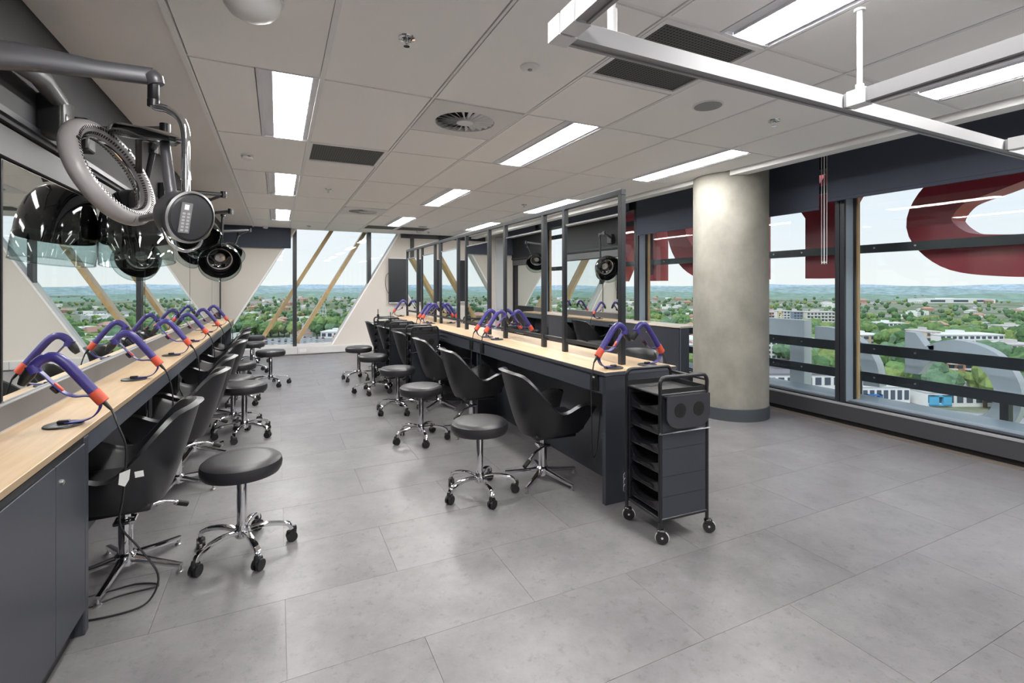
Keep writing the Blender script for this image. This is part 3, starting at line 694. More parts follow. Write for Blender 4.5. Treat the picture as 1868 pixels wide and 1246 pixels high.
# ------------------------------------------------------------------ trolleys
def make_cart():
    o = empty('salon_trolley'); W, D = .33, .30
    for x in (-W/2, W/2):
        for y in (-D/2, D/2): MB().tube([(x, y, .085), (x, y, .84)], .010, 12).build('corner_post', BLACKM, o, True)
    for y in (-D/2, D/2):
        MB().tube(sm([(-W/2, y, .835), (-W/2, y, .870), (-W/2+.012, y, .893), (-W/2+.04, y, .902), (0, y, .902), (W/2-.04, y, .902), (W/2-.012, y, .893), (W/2, y, .870), (W/2, y, .835)], 4), .011, 12).build('handle', BLACKM, o, True)
    for x in (W/2,): MB().tube([(x, -D/2, .872), (x, D/2, .872)], .009, 10).build('back_rail', BLACKM, o, True)
    MB().rbox(-W/2-.004, W/2+.004, -D/2-.004, D/2+.004, .800, .812, .004, 1).box(-W/2, W/2, -D/2, -D/2+.004, .812, .838).box(-W/2, W/2, D/2-.004, D/2, .812, .838).box(W/2-.004, W/2, -D/2, D/2, .812, .838).build('top_tray', BLACKP, o)
    MB().box(-W/2+.012, W/2-.012, -D/2-.003, -D/2+.004, .135, .80).build('side_panel', LAMI, o)
    MB().box(-W/2+.012, W/2-.012, D/2-.004, D/2+.003, .135, .80).build('side_panel', LAMI, o)
    for z in (.36, .51, .25): MB().box(-W/2+.012, W/2-.012, -D/2-.0036, -D/2-.003, z, z+.002).build('panel_groove', BLACKM, o)
    MB().rbox(-W/2+.004, W/2-.004, -D/2+.004, D/2-.004, .118, .135, .003, 1).build('floor_shelf', BLACKM, o)
    for y in (-D/2, D/2): MB().tube([(-W/2, y, .128), (W/2, y, .128)], .009, 10).build('bottom_bar', BLACKM, o, True)
    for k in range(6):
        z = .155+k*.106
        # tray: bowed scoop front towards -x
        rows = []
        for zz, ex in ((0, .0), (.03, .012), (.062, .030), (.070, .040)):
            r_ = []
            for j in range(9):
                t_ = -1+2*j/8; r_.append((-W/2+.022-ex*(1-t_*t_), t_*(D/2-.012), z+zz-(.028*(1-t_*t_) if zz > .05 else 0)))
            rows.append(r_)
        inn = [[(p[0]+.006, p[1], p[2]) for p in r_] for r_ in rows[::-1]]
        d = MB().grid(rows+inn).box(-W/2+.02, W/2-.015, -D/2+.010, D/2-.010, z, z+.006).box(-W/2+.02, W/2-.015, -D/2+.008, -D/2+.012, z, z+.072).box(-W/2+.02, W/2-.015, D/2-.012, D/2-.008, z, z+.072).box(W/2-.018, W/2-.012, -D/2+.01, D/2-.01, z, z+.072).build('drawer', mat('drawer_black', (.020, .020, .023), .24), o, True)
        MB().box(-W/2+.02, W/2-.02, -D/2+.006, -D/2+.010, z+.074, z+.080).box(-W/2+.02, W/2-.02, D/2-.010, D/2-.006, z+.074, z+.080).build('runner', BLACKM, d)
    # bottle holder on the -y side
    hp = empty('tool_holder'); hp.parent = o
    N = 20; pl = [(-.150, .80), (.150, .80), (.150, .70)]
    pl += [(math.copysign(abs(math.cos(a))**.6, math.cos(a))*.150, .70-.075*math.sin(a)**.8) for a in [PI*i/N for i in range(1, N)]]+[(-.150, .70)]
    MB().prism(pl, -D/2-.040, -D/2-.034, 'y').box(-.150, .150, -D/2-.040, -D/2-.004, .795, .805).build('face_plate', mat('holder_black', (.034, .034, .040), .25), hp)
    for x in (-.062, .068): MB().tube([(x, -D/2-.0405, .725), (x, -D/2-.0412, .725)], .036, 28).tube([(x, -D/2-.042, .725), (x, -D/2-.0405, .725)], [.039, .039], 28).build('cup_hole', mat('hole_black', (.002, .002, .002), .9), hp)
    MB().tube([(-W/2-.012, -D/2-.012, .600), (W/2+.012, -D/2-.012, .600)], .0045, 8).build('towel_bar', CHROME, o, True)
    MB().tube(sm([(W/2+.012, -.05, .66), (W/2+.05, -.06, .665), (W/2+.055, -.03, .665), (W/2+.012, -.02, .665)], 4), .003, 6).tube(sm([(W/2+.012, -.05, .635), (W/2+.05, -.06, .64), (W/2+.055, -.03, .64), (W/2+.012, -.02, .64)], 4), .003, 6).build('wire_hook', CHROME, o, True)
    for x in (-W/2, W/2):
        for y in (-D/2, D/2):
            M = T(x+random.uniform(-.01, .01), y, 0)@RZ(random.uniform(-.7, .7))
            c_ = MB().tube([(.012, -.011, .038), (.012, .011, .038)], .034, 24, True, M).rbox(-.014, .030, -.017, .017, .052, .080, .006, 1, M).tube([(0, 0, .078), (0, 0, .120)], .009, 10, True, M).build('caster', BLACKG, o, True)
            MB().tube([(.012, -.0125, .038), (.012, .0125, .038)], .006, 10, True, M).tube([M@Vector((.012+.034*math.cos(a), 0, .038+.034*math.sin(a))) for a in [2*PI*i/24 for i in range(25)]], .004, 6, False).build('tread', mat('caster_tread', (.62, .62, .60), .5), c_, True)
    return o
cart0 = make_cart(); tag(cart0, 'tall black salon trolley with bottle holder at the island end', 'trolley', 'salon trolleys'); cart0.location = (2.045, 2.185, 0); cart0.rotation_euler = (0, 0, -.05)
for k, (x, y, a, l) in enumerate([(1.63, 6.0, -.03, 'nearest of the three black trolleys between island chairs'), (1.56, 6.97, .03, 'middle of the three black trolleys between island chairs'), (1.57, 7.92, 0, 'farthest of the three black trolleys between island chairs'),
                                  (2.95, 4.1, PI+.1, 'black trolley behind the second island mirror'), (2.9, 5.5, PI, 'black trolley behind the third island mirror'), (2.9, 7.4, PI-.1, 'black trolley behind the fifth island mirror')]):
    c_ = copy_tree(cart0); c_.location = (x, y, 0); c_.rotation_euler = (0, 0, a); tag(c_, l, 'trolley', 'salon trolleys')

# ------------------------------------------------------------------ hair dryers on ribbon stands (local: nozzle towards -x)
def make_stand():
    o = empty('dryer_stand')
    MB().lathe([(.064, 0), (.066, .003), (.064, .007), (.058, .009)], 40).build('base_disc', BLACKP, o, True)
    MB().rbox(-.020, .020, -.012, .012, .0095, .023, .003, 1).build('magnet_block', BLACKP, o)
    path = sm([(.005, 0, .012), (.06, 0, .013), (.098, 0, .028), (.120, 0, .065), (.112, 0, .100), (.080, 0, .116), (.035, 0, .118), (.0, 0, .138), (-.035, 0, .180), (-.070, 0, .225), (-.092, 0, .246)], 5)
    MB().tube(path, [1]*len(path), 8, True, None, (.003, .019), (0, 0, 1)).build('ribbon', PURPLE, o, True)
    M = T(-.016, 0, .160)@RY(math.radians(50))
    MB().rbox(-.022, .022, -.010, .010, -.006, .006, .004, 2, M).build('button', ORANGE, o, True)
    MB().rbox(-.018, .018, -.013, .013, -.022, -.006, .004, 1, M).build('clip', BLACKP, o, True)
    MB().tube([(-.089, 0, .223), (-.099, 0, .256)], .024, 16).build('holder_ring', PURPLE, o, True)
    return o
def make_dryer():
    o = empty('hair_dryer')
    pts = sm([(.098, 0, .128), (.06, 0, .182), (.018, 0, .240), (-.006, 0, .268), (-.030, 0, .284), (-.058, 0, .282), (-.082, 0, .264), (-.098, 0, .238)], 5)
    MB().tube(pts, .0205, 20).build('body', PURPLE, o, True)
    MB().tube([(.132, 0, .082), (.130, 0, .0845), (.098, 0, .1285), (.096, 0, .131)], [.020, .0235, .0235, .020], 20).build('collar', ORANGE, o, True)
    a, b, c = Vector((-.096, 0, .242)), Vector((-.112, 0, .212)), Vector((-.132, 0, .178))
    MB().tube([a, b, (b+c)/2, c], [.021, .022, .019, .013], 16).build('nozzle', BLACKP, o, True)
    MB().tube([(.128, 0, .088), (.150, 0, .058), (.160, 0, .044)], [.010, .007, .0045], 10).build('strain_relief', BLACKP, o, True)
    return o
st0 = make_stand(); dr0 = make_dryer(); used = {}
def place(proto, name, loc, rz, lab, cat, grp):
    if name not in used: o = proto; used[name] = 1
    else: o = copy_tree(proto)
    o.location = loc; o.rotation_euler = (0, 0, rz); return tag(o, lab, cat, grp)
def dryer_set(x, y, z, rz, where, cord):
    place(st0, 's', (x, y, z), rz, 'violet ribbon dryer stand with black disc, '+where, 'stand', 'dryer stands')
    d = place(dr0, 'd', (x, y, z+.001), rz, 'violet and orange curved hair dryer, '+where, 'hair dryer', 'hair dryers')
    if cord:
        Mi = (T(x, y, z+.001)@RZ(rz)).inverted()
        q = [Vector((.158, 0, .047))]+[Mi@Vector(p) for p in cord]
        MB().tube(sm(q, 5), .0042, 8).build('cord', BLACKP, d, True)
ZL, ZI = .825, .851
W6 = ['nearest on the left bench', 'second on the left bench', 'third on the left bench', 'fourth on the left bench', 'fifth on the left bench', 'farthest on the left bench']
near_cord = [(-.610, 2.60, .80), (-.585, 2.60, .70), (-.60, 2.62, .50), (-.62, 2.66, .36), (-.55, 2.66, .24), (-.48, 2.64, .12), (-.50, 2.63, .03), (-.56, 2.60, .008), (-.72, 2.60, .008), (-.80, 2.66, .008), (-.66, 2.74, .008), (-.50, 2.76, .008), (-.60, 2.82, .008), (-.82, 2.80, .02), (-.93, 2.75, .25), (-.90, 2.70, .52)]
for k, y in enumerate((2.62, 3.72, 4.885, 6.0, 7.14, 8.28)):
    cord = near_cord if k == 0 else [(-.615, y+.01, .80), (-.60, y+.01, .68), (-.62, y+.03, .52), (-.70, y+.07, .45), (-.755, y+.12, .52), (-.765, y+.17, .60)]
    dryer_set(-.797, y, ZL, 0, W6[k], cord)
isl_l = [(2.665, 'at the aisle corner of the island'), (4.60, 'nearer of the pair mid island'), (4.86, 'farther of the pair mid island'), (7.0, 'nearer of the far island pair'), (7.2, 'farther of the far island pair'), (8.95, 'at the far end of the island')]
for y, l_ in isl_l:
    dryer_set(2.035, y, ZI, PI, l_, [(1.865, y, .83), (1.85, y-.005, .72), (1.852, y-.01, .50), (1.862, y, .32), (1.90, y+.03, .26), (1.95, y+.06, .36), (1.97, y+.06, .55)])
for y, l_ in [(2.665, 'at the window corner of the island'), (6.95, 'on the window side of the island')]:
    dryer_set(2.325, y, ZI, 0, l_, [(2.50, y, .83), (2.51, y, .70), (2.50, y, .40), (2.46, y+.05, .30)])

# paper tags and labels hung on the near cords under the left bench
o = MB().prism([(0, 0), (.025, -.008), (.037, .022), (.037, .066), (.0, .048)], 0, .0012, 'y').build('paper_tag', PAPER, None); o.location = (-.612, 2.60, .555); o.rotation_euler = (0, .1, -.15)
tag(o, 'white paper tag on the cord beside the near cabinet', 'tag')
o = MB().box(0, .033, 0, .0012, 0, .026).build('care_label', PAPER, None); o.location = (-.562, 2.64, .562); o.rotation_euler = (0, -.12, -.15)
tag(o, 'small white label on the near left chair side', 'label')
o = MB().prism([(0, 0), (.03, 0), (.045, .06), (.02, .07)], 0, .0012, 'y').build('paper_tag', PAPER, None); o.location = (-.62, 3.86, .50); o.rotation_euler = (.2, 0, .5)
tag(o, 'white paper tag hanging near the second left chair', 'tag')

# ------------------------------------------------------------------ hood dryers and processor ring on the left wall
ZW = Vector((0, 0, 1)); RV = Vector((math.cos(TH), -math.sin(TH), 0)); FV = Vector((math.sin(TH), math.cos(TH), 0))
def hood(name_lab, centre, open_dir, arm_pts, r=.2, hgt=.36):
    """dome whose open rim faces open_dir; centre = rim centre"""
    o = thing('hood_dryer', name_lab, 'hood dryer', centre, 0, 'hood dryers on wall arms')
    d = Vector(open_dir).normalized(); ez = -d; ex = Vector((0, 1, 0)).cross(ez)
    if ex.length < .1: ex = Vector((1, 0, 0))
    ex.normalize(); ey = ez.cross(ex); M = basis((0, 0, 0), ex, ey, ez)
    prof = [(r*1.0, .115), (r*.99, .17), (r*.94, .225), (r*.84, .28), (r*.68, .325), (r*.45, .352), (r*.18, .36)]
    prof = [(a, b*hgt/.36) for a, b in prof]; VZ = prof[0][1]+.01
    inn = [(a-.012, b-.012) for a, b in prof[::-1] if a > .05]
    MB().lathe(prof+[(.02, prof[-1][1]-.012)]+inn+[prof[0]], 48, M, False).build('dome', BLACKG, o, True)
    MB().lathe([(r*1.01, VZ), (r*1.03, VZ*.5), (r*1.02, 0), (r*1.005, 0), (r*1.015, VZ*.5), (r*.995, VZ)], 48, M, False).build('visor', SMOKE, o, True)
    MB().tube([M@Vector((r*1.01*math.cos(a), r*1.01*math.sin(a), 0)) for a in [2*PI*i/40 for i in range(41)]], .0045, 8, False).build('visor_rim', CLEARP, o, True)
    MB().lathe([(r*.60, .20*hgt/.36), (r*.62, .215*hgt/.36), (r*.56, .22*hgt/.36)], 40, M, False).tube([M@Vector((r*.6*math.cos(a), r*.6*math.sin(a), .2*hgt/.36)) for a in [2*PI*i/40 for i in range(41)]], .003, 6, False).build('inner_ring', STEEL, o, True)
    MB().lathe([(r*.24, .25*hgt/.36), (r*.28, .262*hgt/.36), (r*.02, .27*hgt/.36)], 28, M, False).build('air_grille', STEEL, o, True)
    # side yoke
    MB().tube(sm([M@Vector((0, r*1.03, .14)), M@Vector((0, r*1.09, .22)), M@Vector((0, r*.9, .33)), M@Vector((0, r*.3, .40)), M@Vector((0, 0, .405))], 4), [1]*17, 8, True, None, (.008, .022), tuple(d)).build('yoke', BLACKP, o, True)
    C = Vector(centre); pts = [Vector(p)-C for p in arm_pts]
    MB().rbox(pts[0].x-.02, pts[0].x+.05, pts[0].y-.06, pts[0].y+.06, pts[0].z-.11, pts[0].z+.06, .012, 2).build('wall_bracket', BLACKP, o)
    for i in range(len(pts)-1):
        MB().tube([pts[i]+(pts[i+1]-pts[i])*t for t in (0, .5, 1)], [.026, .021, .018] if i == 0 else [.017, .016, .015], 14).build('arm', ARMGREY if i < 2 else BLACKM, o, True)
        if 0 < i: MB().cyl((pts[i].x, pts[i].y), .026, pts[i].z-.03, pts[i].z+.03, 18).build('elbow', BLACKM, o, True)
    return o
hA = hood('black hood dryer with smoky visor nearest the camera on the left', (-.792, 3.80, 1.545), (.08, -.10, -1), [(-.95, 3.35, 2.23), (-.55, 3.2, 2.25), (-.70, 3.72, 2.26), (-.76, 3.80, 2.02)], .192, .46)
hood('black hood dryer tipped upward beyond the processor ring', (-.70, 5.80, 1.845), (.30, -.75, -.75), [(-.95, 5.4, 2.28), (-.48, 5.55, 2.30), (-.66, 6.02, 2.30), (-.72, 6.05, 2.12)], .20, .30)
hood('black hood dryer hanging lowest with its open bowl showing', (-.60, 6.55, 1.66), (.10, -1, -.42), [(-.95, 7.0, 2.26), (-.5, 6.6, 2.28), (-.60, 6.86, 2.28), (-.62, 6.86, 1.80)], .215, .28)
hood('farthest black hood dryer near the far blind', (-.68, 9.3, 1.86), (.45, -.6, -.6), [(-.95, 9.0, 2.26), (-.42, 9.25, 2.34), (-.60, 9.5, 2.28), (-.66, 9.45, 2.05)], .21, .28)

o = thing('hair_processor', 'grey ring hair processor on a long graphite wall arm', 'hair processor', (-.93, 2.95, 2.2), 0)
C0 = Vector((-.93, 2.95, 2.2))
def L(*p): return Vector(p)-C0
MB().rbox(-.05, .055, -.075, .075, -.115, .07, .018, 3).build('wall_bracket', BLACKP, o, True)
MB().rbox(-.02, .062, -.055, .055, -.108, -.005, .014, 2).build('bracket_cover', mat('graphite_cover', (.030, .030, .032), .3), o, True)
el = L(-.905, 2.20, 2.165); tip = L(-.436, 2.316, 2.215)
MB().tube([(.02, -.02, .05), (.05, -.3, .06), el+Vector((0, .02, .075))], [.036, .038, .036], 18).build('inner_arm', ARMGREY, o, True)
P_ = [el, el+(tip-el)*.3+Vector((0, 0, .006)), el+(tip-el)*.65, tip]
MB().tube(P_, [1.35, 1.15, .85, .85], 16, True, None, (.036, .026), (0, 0, 1)).build('outer_arm', ARMGREY, o, True)
MB().cyl((el.x, el.y), .042, el.z-.055, el.z+.09, 24).build('elbow', ARMGREY, o, True)
MB().tube([tip+Vector((-.012, 0, .004)), tip+Vector((.004, 0, -.012)), tip+Vector((.010, 0, -.030))], [.030, .034, .028], 20).build('knuckle', ARMGREY, o, True)
MB().lathe([(.020, -.115), (.020, -.09), (.017, -.088), (.019, -.085), (.019, -.01)], 20, T(*tip)).build('swivel', BLACKM, o, True)
pole = [tip+Vector((0, 0, -.105)), tip+Vector((.010, -.004, -.116)), tip+Vector((.050, -.022, -.126)), tip+Vector((.092, -.042, -.158)), tip+Vector((.112, -.052, -.215)), tip+Vector((.114, -.053, -.32)), tip+Vector((.114, -.053, -.47))]
MB().tube(sm(pole, 6), .0155, 16).build('chrome_pole', CHROME, o, True)
MB().lathe([(.019, -.40), (.019, -.37)], 18, T(*(tip+Vector((.114, -.053, 0))))).build('pole_collar', CHROME, o, True)
pb = tip+Vector((.114, -.053, -.47))
# control head
hc = pb+Vector((.0, .03, -.070)); fd = Vector((.70, -.68, -.20)).normalized(); ex = fd.cross(ZW).normalized(); ey = ex.cross(fd); MH = basis(hc, ex, ey, fd)
hd = MB().lathe([(.03, -.10), (.075, -.085), (.095, -.05), (.099, 0), (.099, .012)], 40, MH).build('control_head', ARMGREY, o, True)
MB().lathe([(.099, .005), (.104, .010), (.103, .022), (.095, .026), (.094, .012)], 44, MH, False).build('silver_rim', STEEL, hd, True)
MB().lathe([(.094, .018), (.085, .028), (.05, .034), (.01, .036)], 40, MH).build('face', mat('graphite_face', (.05, .05, .055), .35, metal=.2), hd, True)
MB().box(.012, .056, -.062, .055, .0335, .0372, MH).build('key_panel', mat('key_grey', (.20, .20, .21), .4), hd)
kp = MB()
for i in range(2):
    for j in range(6): kp.box(.018+i*.019, .030+i*.019, -.056+j*.013, -.048+j*.013, .0370, .0378, MH)
kp.build('keys', mat('key_pale', (.42, .42, .43), .4), hd)
MB().box(.026, .044, .028, .048, .0370, .0380, MH).build('display', mat('display_white', (.85, .85, .85), .4), hd)
MB().tube(sm([MH@Vector((-.085, -.055, -.01)), MH@Vector((-.06, -.11, .01)), MH@Vector((0, -.135, .015)), MH@Vector((.06, -.11, .01)), MH@Vector((.085, -.055, -.01))], 6), .0065, 10).build('handle_loop', CHROME, hd, True)
# heater ring
rc = L(-.636, 2.595, 1.876); e3 = Vector((.87, -.31, .38)).normalized(); e1 = (RV*.72-ZW*.69); e1 = (e1-e3*e1.dot(e3)).normalized(); e2 = e3.cross(e1)
MRg = basis(rc, e1, e2, e3)
NR = 72; ring = [MRg@Vector((.198*math.cos(2*PI*i/NR), .198*math.sin(2*PI*i/NR), 0)) for i in range(NR+1)]
rg = MB().tube(ring, [.035]*(NR+1), 16, False).build('heater_ring', GREYPL, o, True)
ho = MB()
for i in range(84):
    a = 2*PI*i/84
    for ph in (1.75, -1.75, 2.5, -2.5):
        q = Vector((.198+.0366*math.cos(ph), 0, .0366*math.sin(ph)))
        ho.box(-.0012, .0012, -.0022, .0022, -.006, .006, MRg@RZ(a)@T(*q)@RY(-ph))
tag(ho.build('vent_slots', BLACKP, rg), kind='stuff')
MB().tube([MRg@Vector((.160*math.cos(2*PI*i/60), .160*math.sin(2*PI*i/60), .0)) for i in range(61)], .006, 8, False).build('inner_heater', CHROME, rg, True)
for a in (.5, 2.4, 4.3): MB().box(-.006, .006, -.005, .005, -.040, .040, MRg@RZ(a)@T(.198, 0, 0)).build('seam_band', BLACKP, rg)
# shroud plate joining ring and pole
pa = pb+Vector((0, 0, .22)); pe = rc+e1*(-.13)+Vector((.05, .10, .10))
mid = (pa+pe)/2
MB().tube([pe, pe+(pa-pe)*.25, pe+(pa-pe)*.62, pe+(pa-pe)*.86], [.7, 1.1, 1.0, .35], 16, True, None, (.028, .075), (0, 0, 1)).build('shroud', BLACKG, o, True)
MB().tube([pe+(pa-pe)*.8, pa], [.008, .007], 10).build('link_rod', CHROME, o, True)
MB().tube([pe+(pa-pe)*.30+Vector((0, 0, -.02)), rc+e2*.20+e1*(-.05)], .014, 10).build('ring_mount', BLACKP, o, True)
MB().tube([pe+(pa-pe)*.70+Vector((0, 0, -.02)), hc+Vector((-.06, .05, .08))], [.018, .022], 12).build('brace_tube', ARMGREY, o, True)
MB().tube([hc+Vector((-.05, .04, .02)), rc+e1*.20+e2*.06], .016, 10).build('head_link', ARMGREY, o, True)

# ------------------------------------------------------------------ outside: sign rails, letters
for k, (z0, z1, x0) in enumerate([(2.51, 2.60, 5.88), (1.77, 1.86, 5.88), (.655, .765, 5.88), (.345, .45, 5.88)]):
    o = thing('sign_rail', 'dark steel sign rail outside the right windows, %s from the top' % ['first', 'second', 'third', 'lowest'][k], 'rail', (x0, -6, z0), 0, 'sign rails')
    MB().box(0, .02, 0, 21, 0, z1-z0).box(.02, .06, 0, 21, 0, .01).build('bar', FRAMEM, o)
    bo = MB()
    for j in range(34): bo.tube([(-.006, .7+j*.6+(j % 2)*.22, (z1-z0)*.55), (0, .7+j*.6+(j % 2)*.22, (z1-z0)*.55)], .010, 8)
    bo.build('bolts', STEEL, o)
for k, y in enumerate((2.02, 6.72, 3.28)):
    o = MB().box(5.90, 5.99, y, y+.06, [-1.2, 1.6, -1.2][k], [.36, 2.7, .36][k]).build('sign_post', FRAMEM)
    tag(o, ['short dark steel post under the lowest rail at the right', 'dark steel sign bracket post outside by the far timber', 'short dark steel post under the lowest rail beside the mullion'][k], 'post')
def stroke(path, wd):
    P = [Vector((a, b, 0)) for a, b in path]; Lp = []; Rp = []
    for i in range(len(P)):
        t = (P[min(i+1, len(P)-1)]-P[max(i-1, 0)]).normalized(); n = Vector((-t.y, t.x, 0))
        Lp.append(P[i]+n*wd/2); Rp.append(P[i]-n*wd/2)
    return Lp, Rp
def letter(name, lab, polys, strokes, x0, depth, mface, mside, cat='letter', grp=None):
    o = thing(name, lab, cat, (x0, 0, 0), 0, grp)
    for pl in polys:
        MB().prism(pl, 0, .006, 'x').build('face', mface, o)
        n = len(pl); m = MB()
        m.grid([[(d, a, b) for a, b in pl] for d in (.004, depth)], closed=True); m.build('return', mside, o)
        MB().prism(pl, depth, depth+.006, 'x').build('front', mface, o)
    for path, wd, closed in strokes:
        Lp, Rp = stroke(path, wd)
        if closed: Lp[0] = Lp[-1] = (Lp[0]+Lp[-1])/2; Rp[0] = Rp[-1] = (Rp[0]+Rp[-1])/2
        for d, nm in ((0, 'face'), (depth, 'front')):
            MB().grid([[(d, p.x, p.y) for p in Lp], [(d, p.x, p.y) for p in Rp]]).grid([[(d+.006, p.x, p.y) for p in Lp], [(d+.006, p.x, p.y) for p in Rp]]).build(nm, mface, o)
        lo_ = [(p.x, p.y) for p in Lp]+[(p.x, p.y) for p in reversed(Rp)]
        MB().grid([[(d, a, b) for a, b in lo_] for d in (.004, depth)], closed=True).build('return', mside, o)
    return o
B0, B1, SW = 1.50, 3.40, .41
G_ = 'red sign letters'
letter('sign_letter', 'big red curved letter S seen from behind through the nearest window', [], [([(p.x, p.y) for p in sm([(1.36, 2.16, 0), (1.50, 1.84, 0), (1.80, 1.70, 0), (2.14, 1.69, 0), (2.50, 1.77, 0), (2.71, 2.05, 0), (2.55, 2.36, 0), (2.15, 2.51, 0), (1.75, 2.66, 0), (1.53, 2.92, 0), (1.75, 3.16, 0), (2.1, 3.21, 0), (2.5, 3.13, 0), (2.72, 2.86, 0)], 6)], .39, False)], 6.1, .28, RED, REDIN, grp=G_)
letter('sign_letter', 'red letter Y seen from behind beside the wide mullion', [[(4.02, B0), (4.02, 2.27), (4.75, B1), (4.28, B1), (3.83, 2.68), (3.38, B1), (2.95, B1), (3.61, 2.27), (3.61, B0)]], [], 6.1, .28, RED, REDIN, grp=G_)
dp = [(5.0, 3.19), (5.55, 3.19)]+[(5.55+.735*math.sin(a), 2.45+.74*math.cos(a)) for a in [PI*i/24 for i in range(25)]]+[(5.55, 1.71), (5.0, 1.71)]
letter('sign_letter', 'red rounded letter D seen from behind left of the column', [[(4.72, B0), (5.12, B0), (5.12, B1), (4.72, B1)]], [(dp, SW, False)], 6.1, .28, RED, REDIN, grp=G_)
letter('sign_letter', 'red letter N seen from behind between island frame and mullion', [[(6.76, B0), (7.17, B0), (7.17, 2.55), (7.85, B0), (8.30, B0), (8.30, B1), (7.89, B1), (7.89, 2.35), (7.20, B1), (6.76, B1)]], [], 6.1, .28, RED, REDIN, grp=G_)
G2 = 'grey-shaded sign letters below the rails'
letter('sign_letter', 'grey-shaded hooked letter curving below the rails at the right', [[(3.07, .42), (3.07, .89), (2.97, .88), (2.88, .74), (2.80, .76), (2.80, .60), (2.87, .54), (2.94, .42)]], [([(p.x, p.y) for p in sm([(2.82, .665, 0), (2.62, .735, 0), (2.36, .66, 0), (2.22, .44, 0), (2.22, .20, 0), (2.34, .02, 0), (2.62, -.06, 0), (2.95, -.10, 0)], 5)], .20, False)], 6.42, .14, SIGNG, SIGNW, grp=G2)
letter('sign_letter', 'grey-shaded block letter stub below the rails beside the column', [[(5.2, .94), (4.25, .94), (4.25, .0), (4.45, .0), (4.45, .68), (5.2, .68)]], [], 6.42, .16, SIGNG, SIGNW, grp=G2)
letter('sign_letter', 'grey-shaded curved letter top behind the wide mullion', [], [([(p.x, p.y) for p in sm([(4.10, .78, 0), (3.85, .77, 0), (3.6, .66, 0), (3.45, .45, 0), (3.42, .2, 0)], 5)], .18, False)], 6.42, .14, SIGNG, SIGNW, grp=G2)

# ------------------------------------------------------------------ city below
GZ = -42.0
def pol(az, d, z=GZ): return (d*math.sin(az), d*math.cos(az), z)
gm = bpy.data.materials.new('suburb_ground'); gm.use_nodes = True; t = gm.node_tree; b = t.nodes['Principled BSDF']; b.inputs['Roughness'].default_value = .9
tc = t.nodes.new('ShaderNodeNewGeometry')
n1 = t.nodes.new('ShaderNodeTexNoise'); n1.inputs['Scale'].default_value = .012; n1.inputs['Detail'].default_value = 8; n1.inputs['Roughness'].default_value = .7; t.links.new(tc.outputs['Position'], n1.inputs['Vector'])
r1 = t.nodes.new('ShaderNodeValToRGB'); t.links.new(n1.outputs['Fac'], r1.inputs[0])
els = r1.color_ramp.elements; els[0].position = .36; els[0].color = (.10, .14, .07, 1); els[1].position = .64; els[1].color = (.36, .35, .33, 1)
q = els.new(.47); q.color = (.15, .19, .10, 1); q = els.new(.55); q.color = (.25, .26, .21, 1)
t.links.new(r1.outputs[0], b.inputs['Base Color'])
gr = MB().lathe([(1, GZ), (7000, GZ)], 64, None, False).build('ground', gm); tag(gr, kind='structure')
HAZE = [mat('hazy_forest_%d' % i, c_, .9, noise=(.03, .35)) for i, c_ in enumerate([(.20, .30, .24), (.27, .37, .38), (.36, .46, .54)])]  # aerial haze put into the colours, bluer and paler per ridge
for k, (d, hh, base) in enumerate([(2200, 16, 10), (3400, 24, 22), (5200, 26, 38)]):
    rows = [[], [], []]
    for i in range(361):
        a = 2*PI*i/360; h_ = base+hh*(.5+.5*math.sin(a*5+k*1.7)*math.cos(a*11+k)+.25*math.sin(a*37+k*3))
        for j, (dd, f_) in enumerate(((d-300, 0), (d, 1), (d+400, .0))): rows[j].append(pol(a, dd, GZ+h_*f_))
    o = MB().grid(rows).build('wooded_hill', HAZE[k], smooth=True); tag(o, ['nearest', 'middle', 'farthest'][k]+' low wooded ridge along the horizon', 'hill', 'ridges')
# house and tree variants
rng = random.Random(3)
ROOFS = [mat('roof_terracotta', (.37, .215, .17), .8), mat('roof_grey', (.30, .30, .32), .8), mat('roof_white', (.78, .78, .78), .7), mat('roof_rust', (.50, .29, .23), .8), mat('roof_pale', (.58, .55, .54), .8)]
WALLS = [mat('house_cream', (.68, .63, .55), .8), mat('house_white', (.78, .77, .75), .8), mat('house_brick', (.45, .27, .20), .8)]
WINM = mat('far_glass', (.08, .10, .13), .2)
def house_mesh(wd, dp_, hw, hr, roof, wall, flat=False):
    m = MB().mt(wall).box(-wd/2, wd/2, -dp_/2, dp_/2, 0, hw).mt(roof); e_ = .6
    if flat: m.box(-wd/2-.2, wd/2+.2, -dp_/2-.2, dp_/2+.2, hw, hw+.5)
    else:
        A = [(-wd/2-e_, -dp_/2-e_, hw), (wd/2+e_, -dp_/2-e_, hw), (wd/2+e_, dp_/2+e_, hw), (-wd/2-e_, dp_/2+e_, hw), (-wd/2+dp_*.35, 0, hw+hr), (wd/2-dp_*.35, 0, hw+hr)]
        m.add(A, [(0, 1, 5, 4), (1, 2, 5), (2, 3, 4, 5), (3, 0, 4)])
    m.mt(WINM)
    for sx in (-.3, 0, .3): m.box(sx*wd-.7, sx*wd+.7, -dp_/2-.06, dp_/2+.06, 1, 2.2)
    return m.mesh('house')
HM = [(house_mesh(16, 11, 3.2, 3.2, ROOFS[0], WALLS[0]), 'terracotta roofed house'), (house_mesh(15, 10, 3.4, 2.8, ROOFS[1], WALLS[1]), 'grey roofed house'), (house_mesh(22, 14, 6, .5, ROOFS[2], WALLS[1], True), 'white flat roofed block'),
      (house_mesh(17, 12, 5.6, 3.0, ROOFS[3], WALLS[2]), 'rust roofed brick house'), (house_mesh(14, 11, 3.2, 2.6, ROOFS[4], WALLS[1]), 'pale roofed house')]
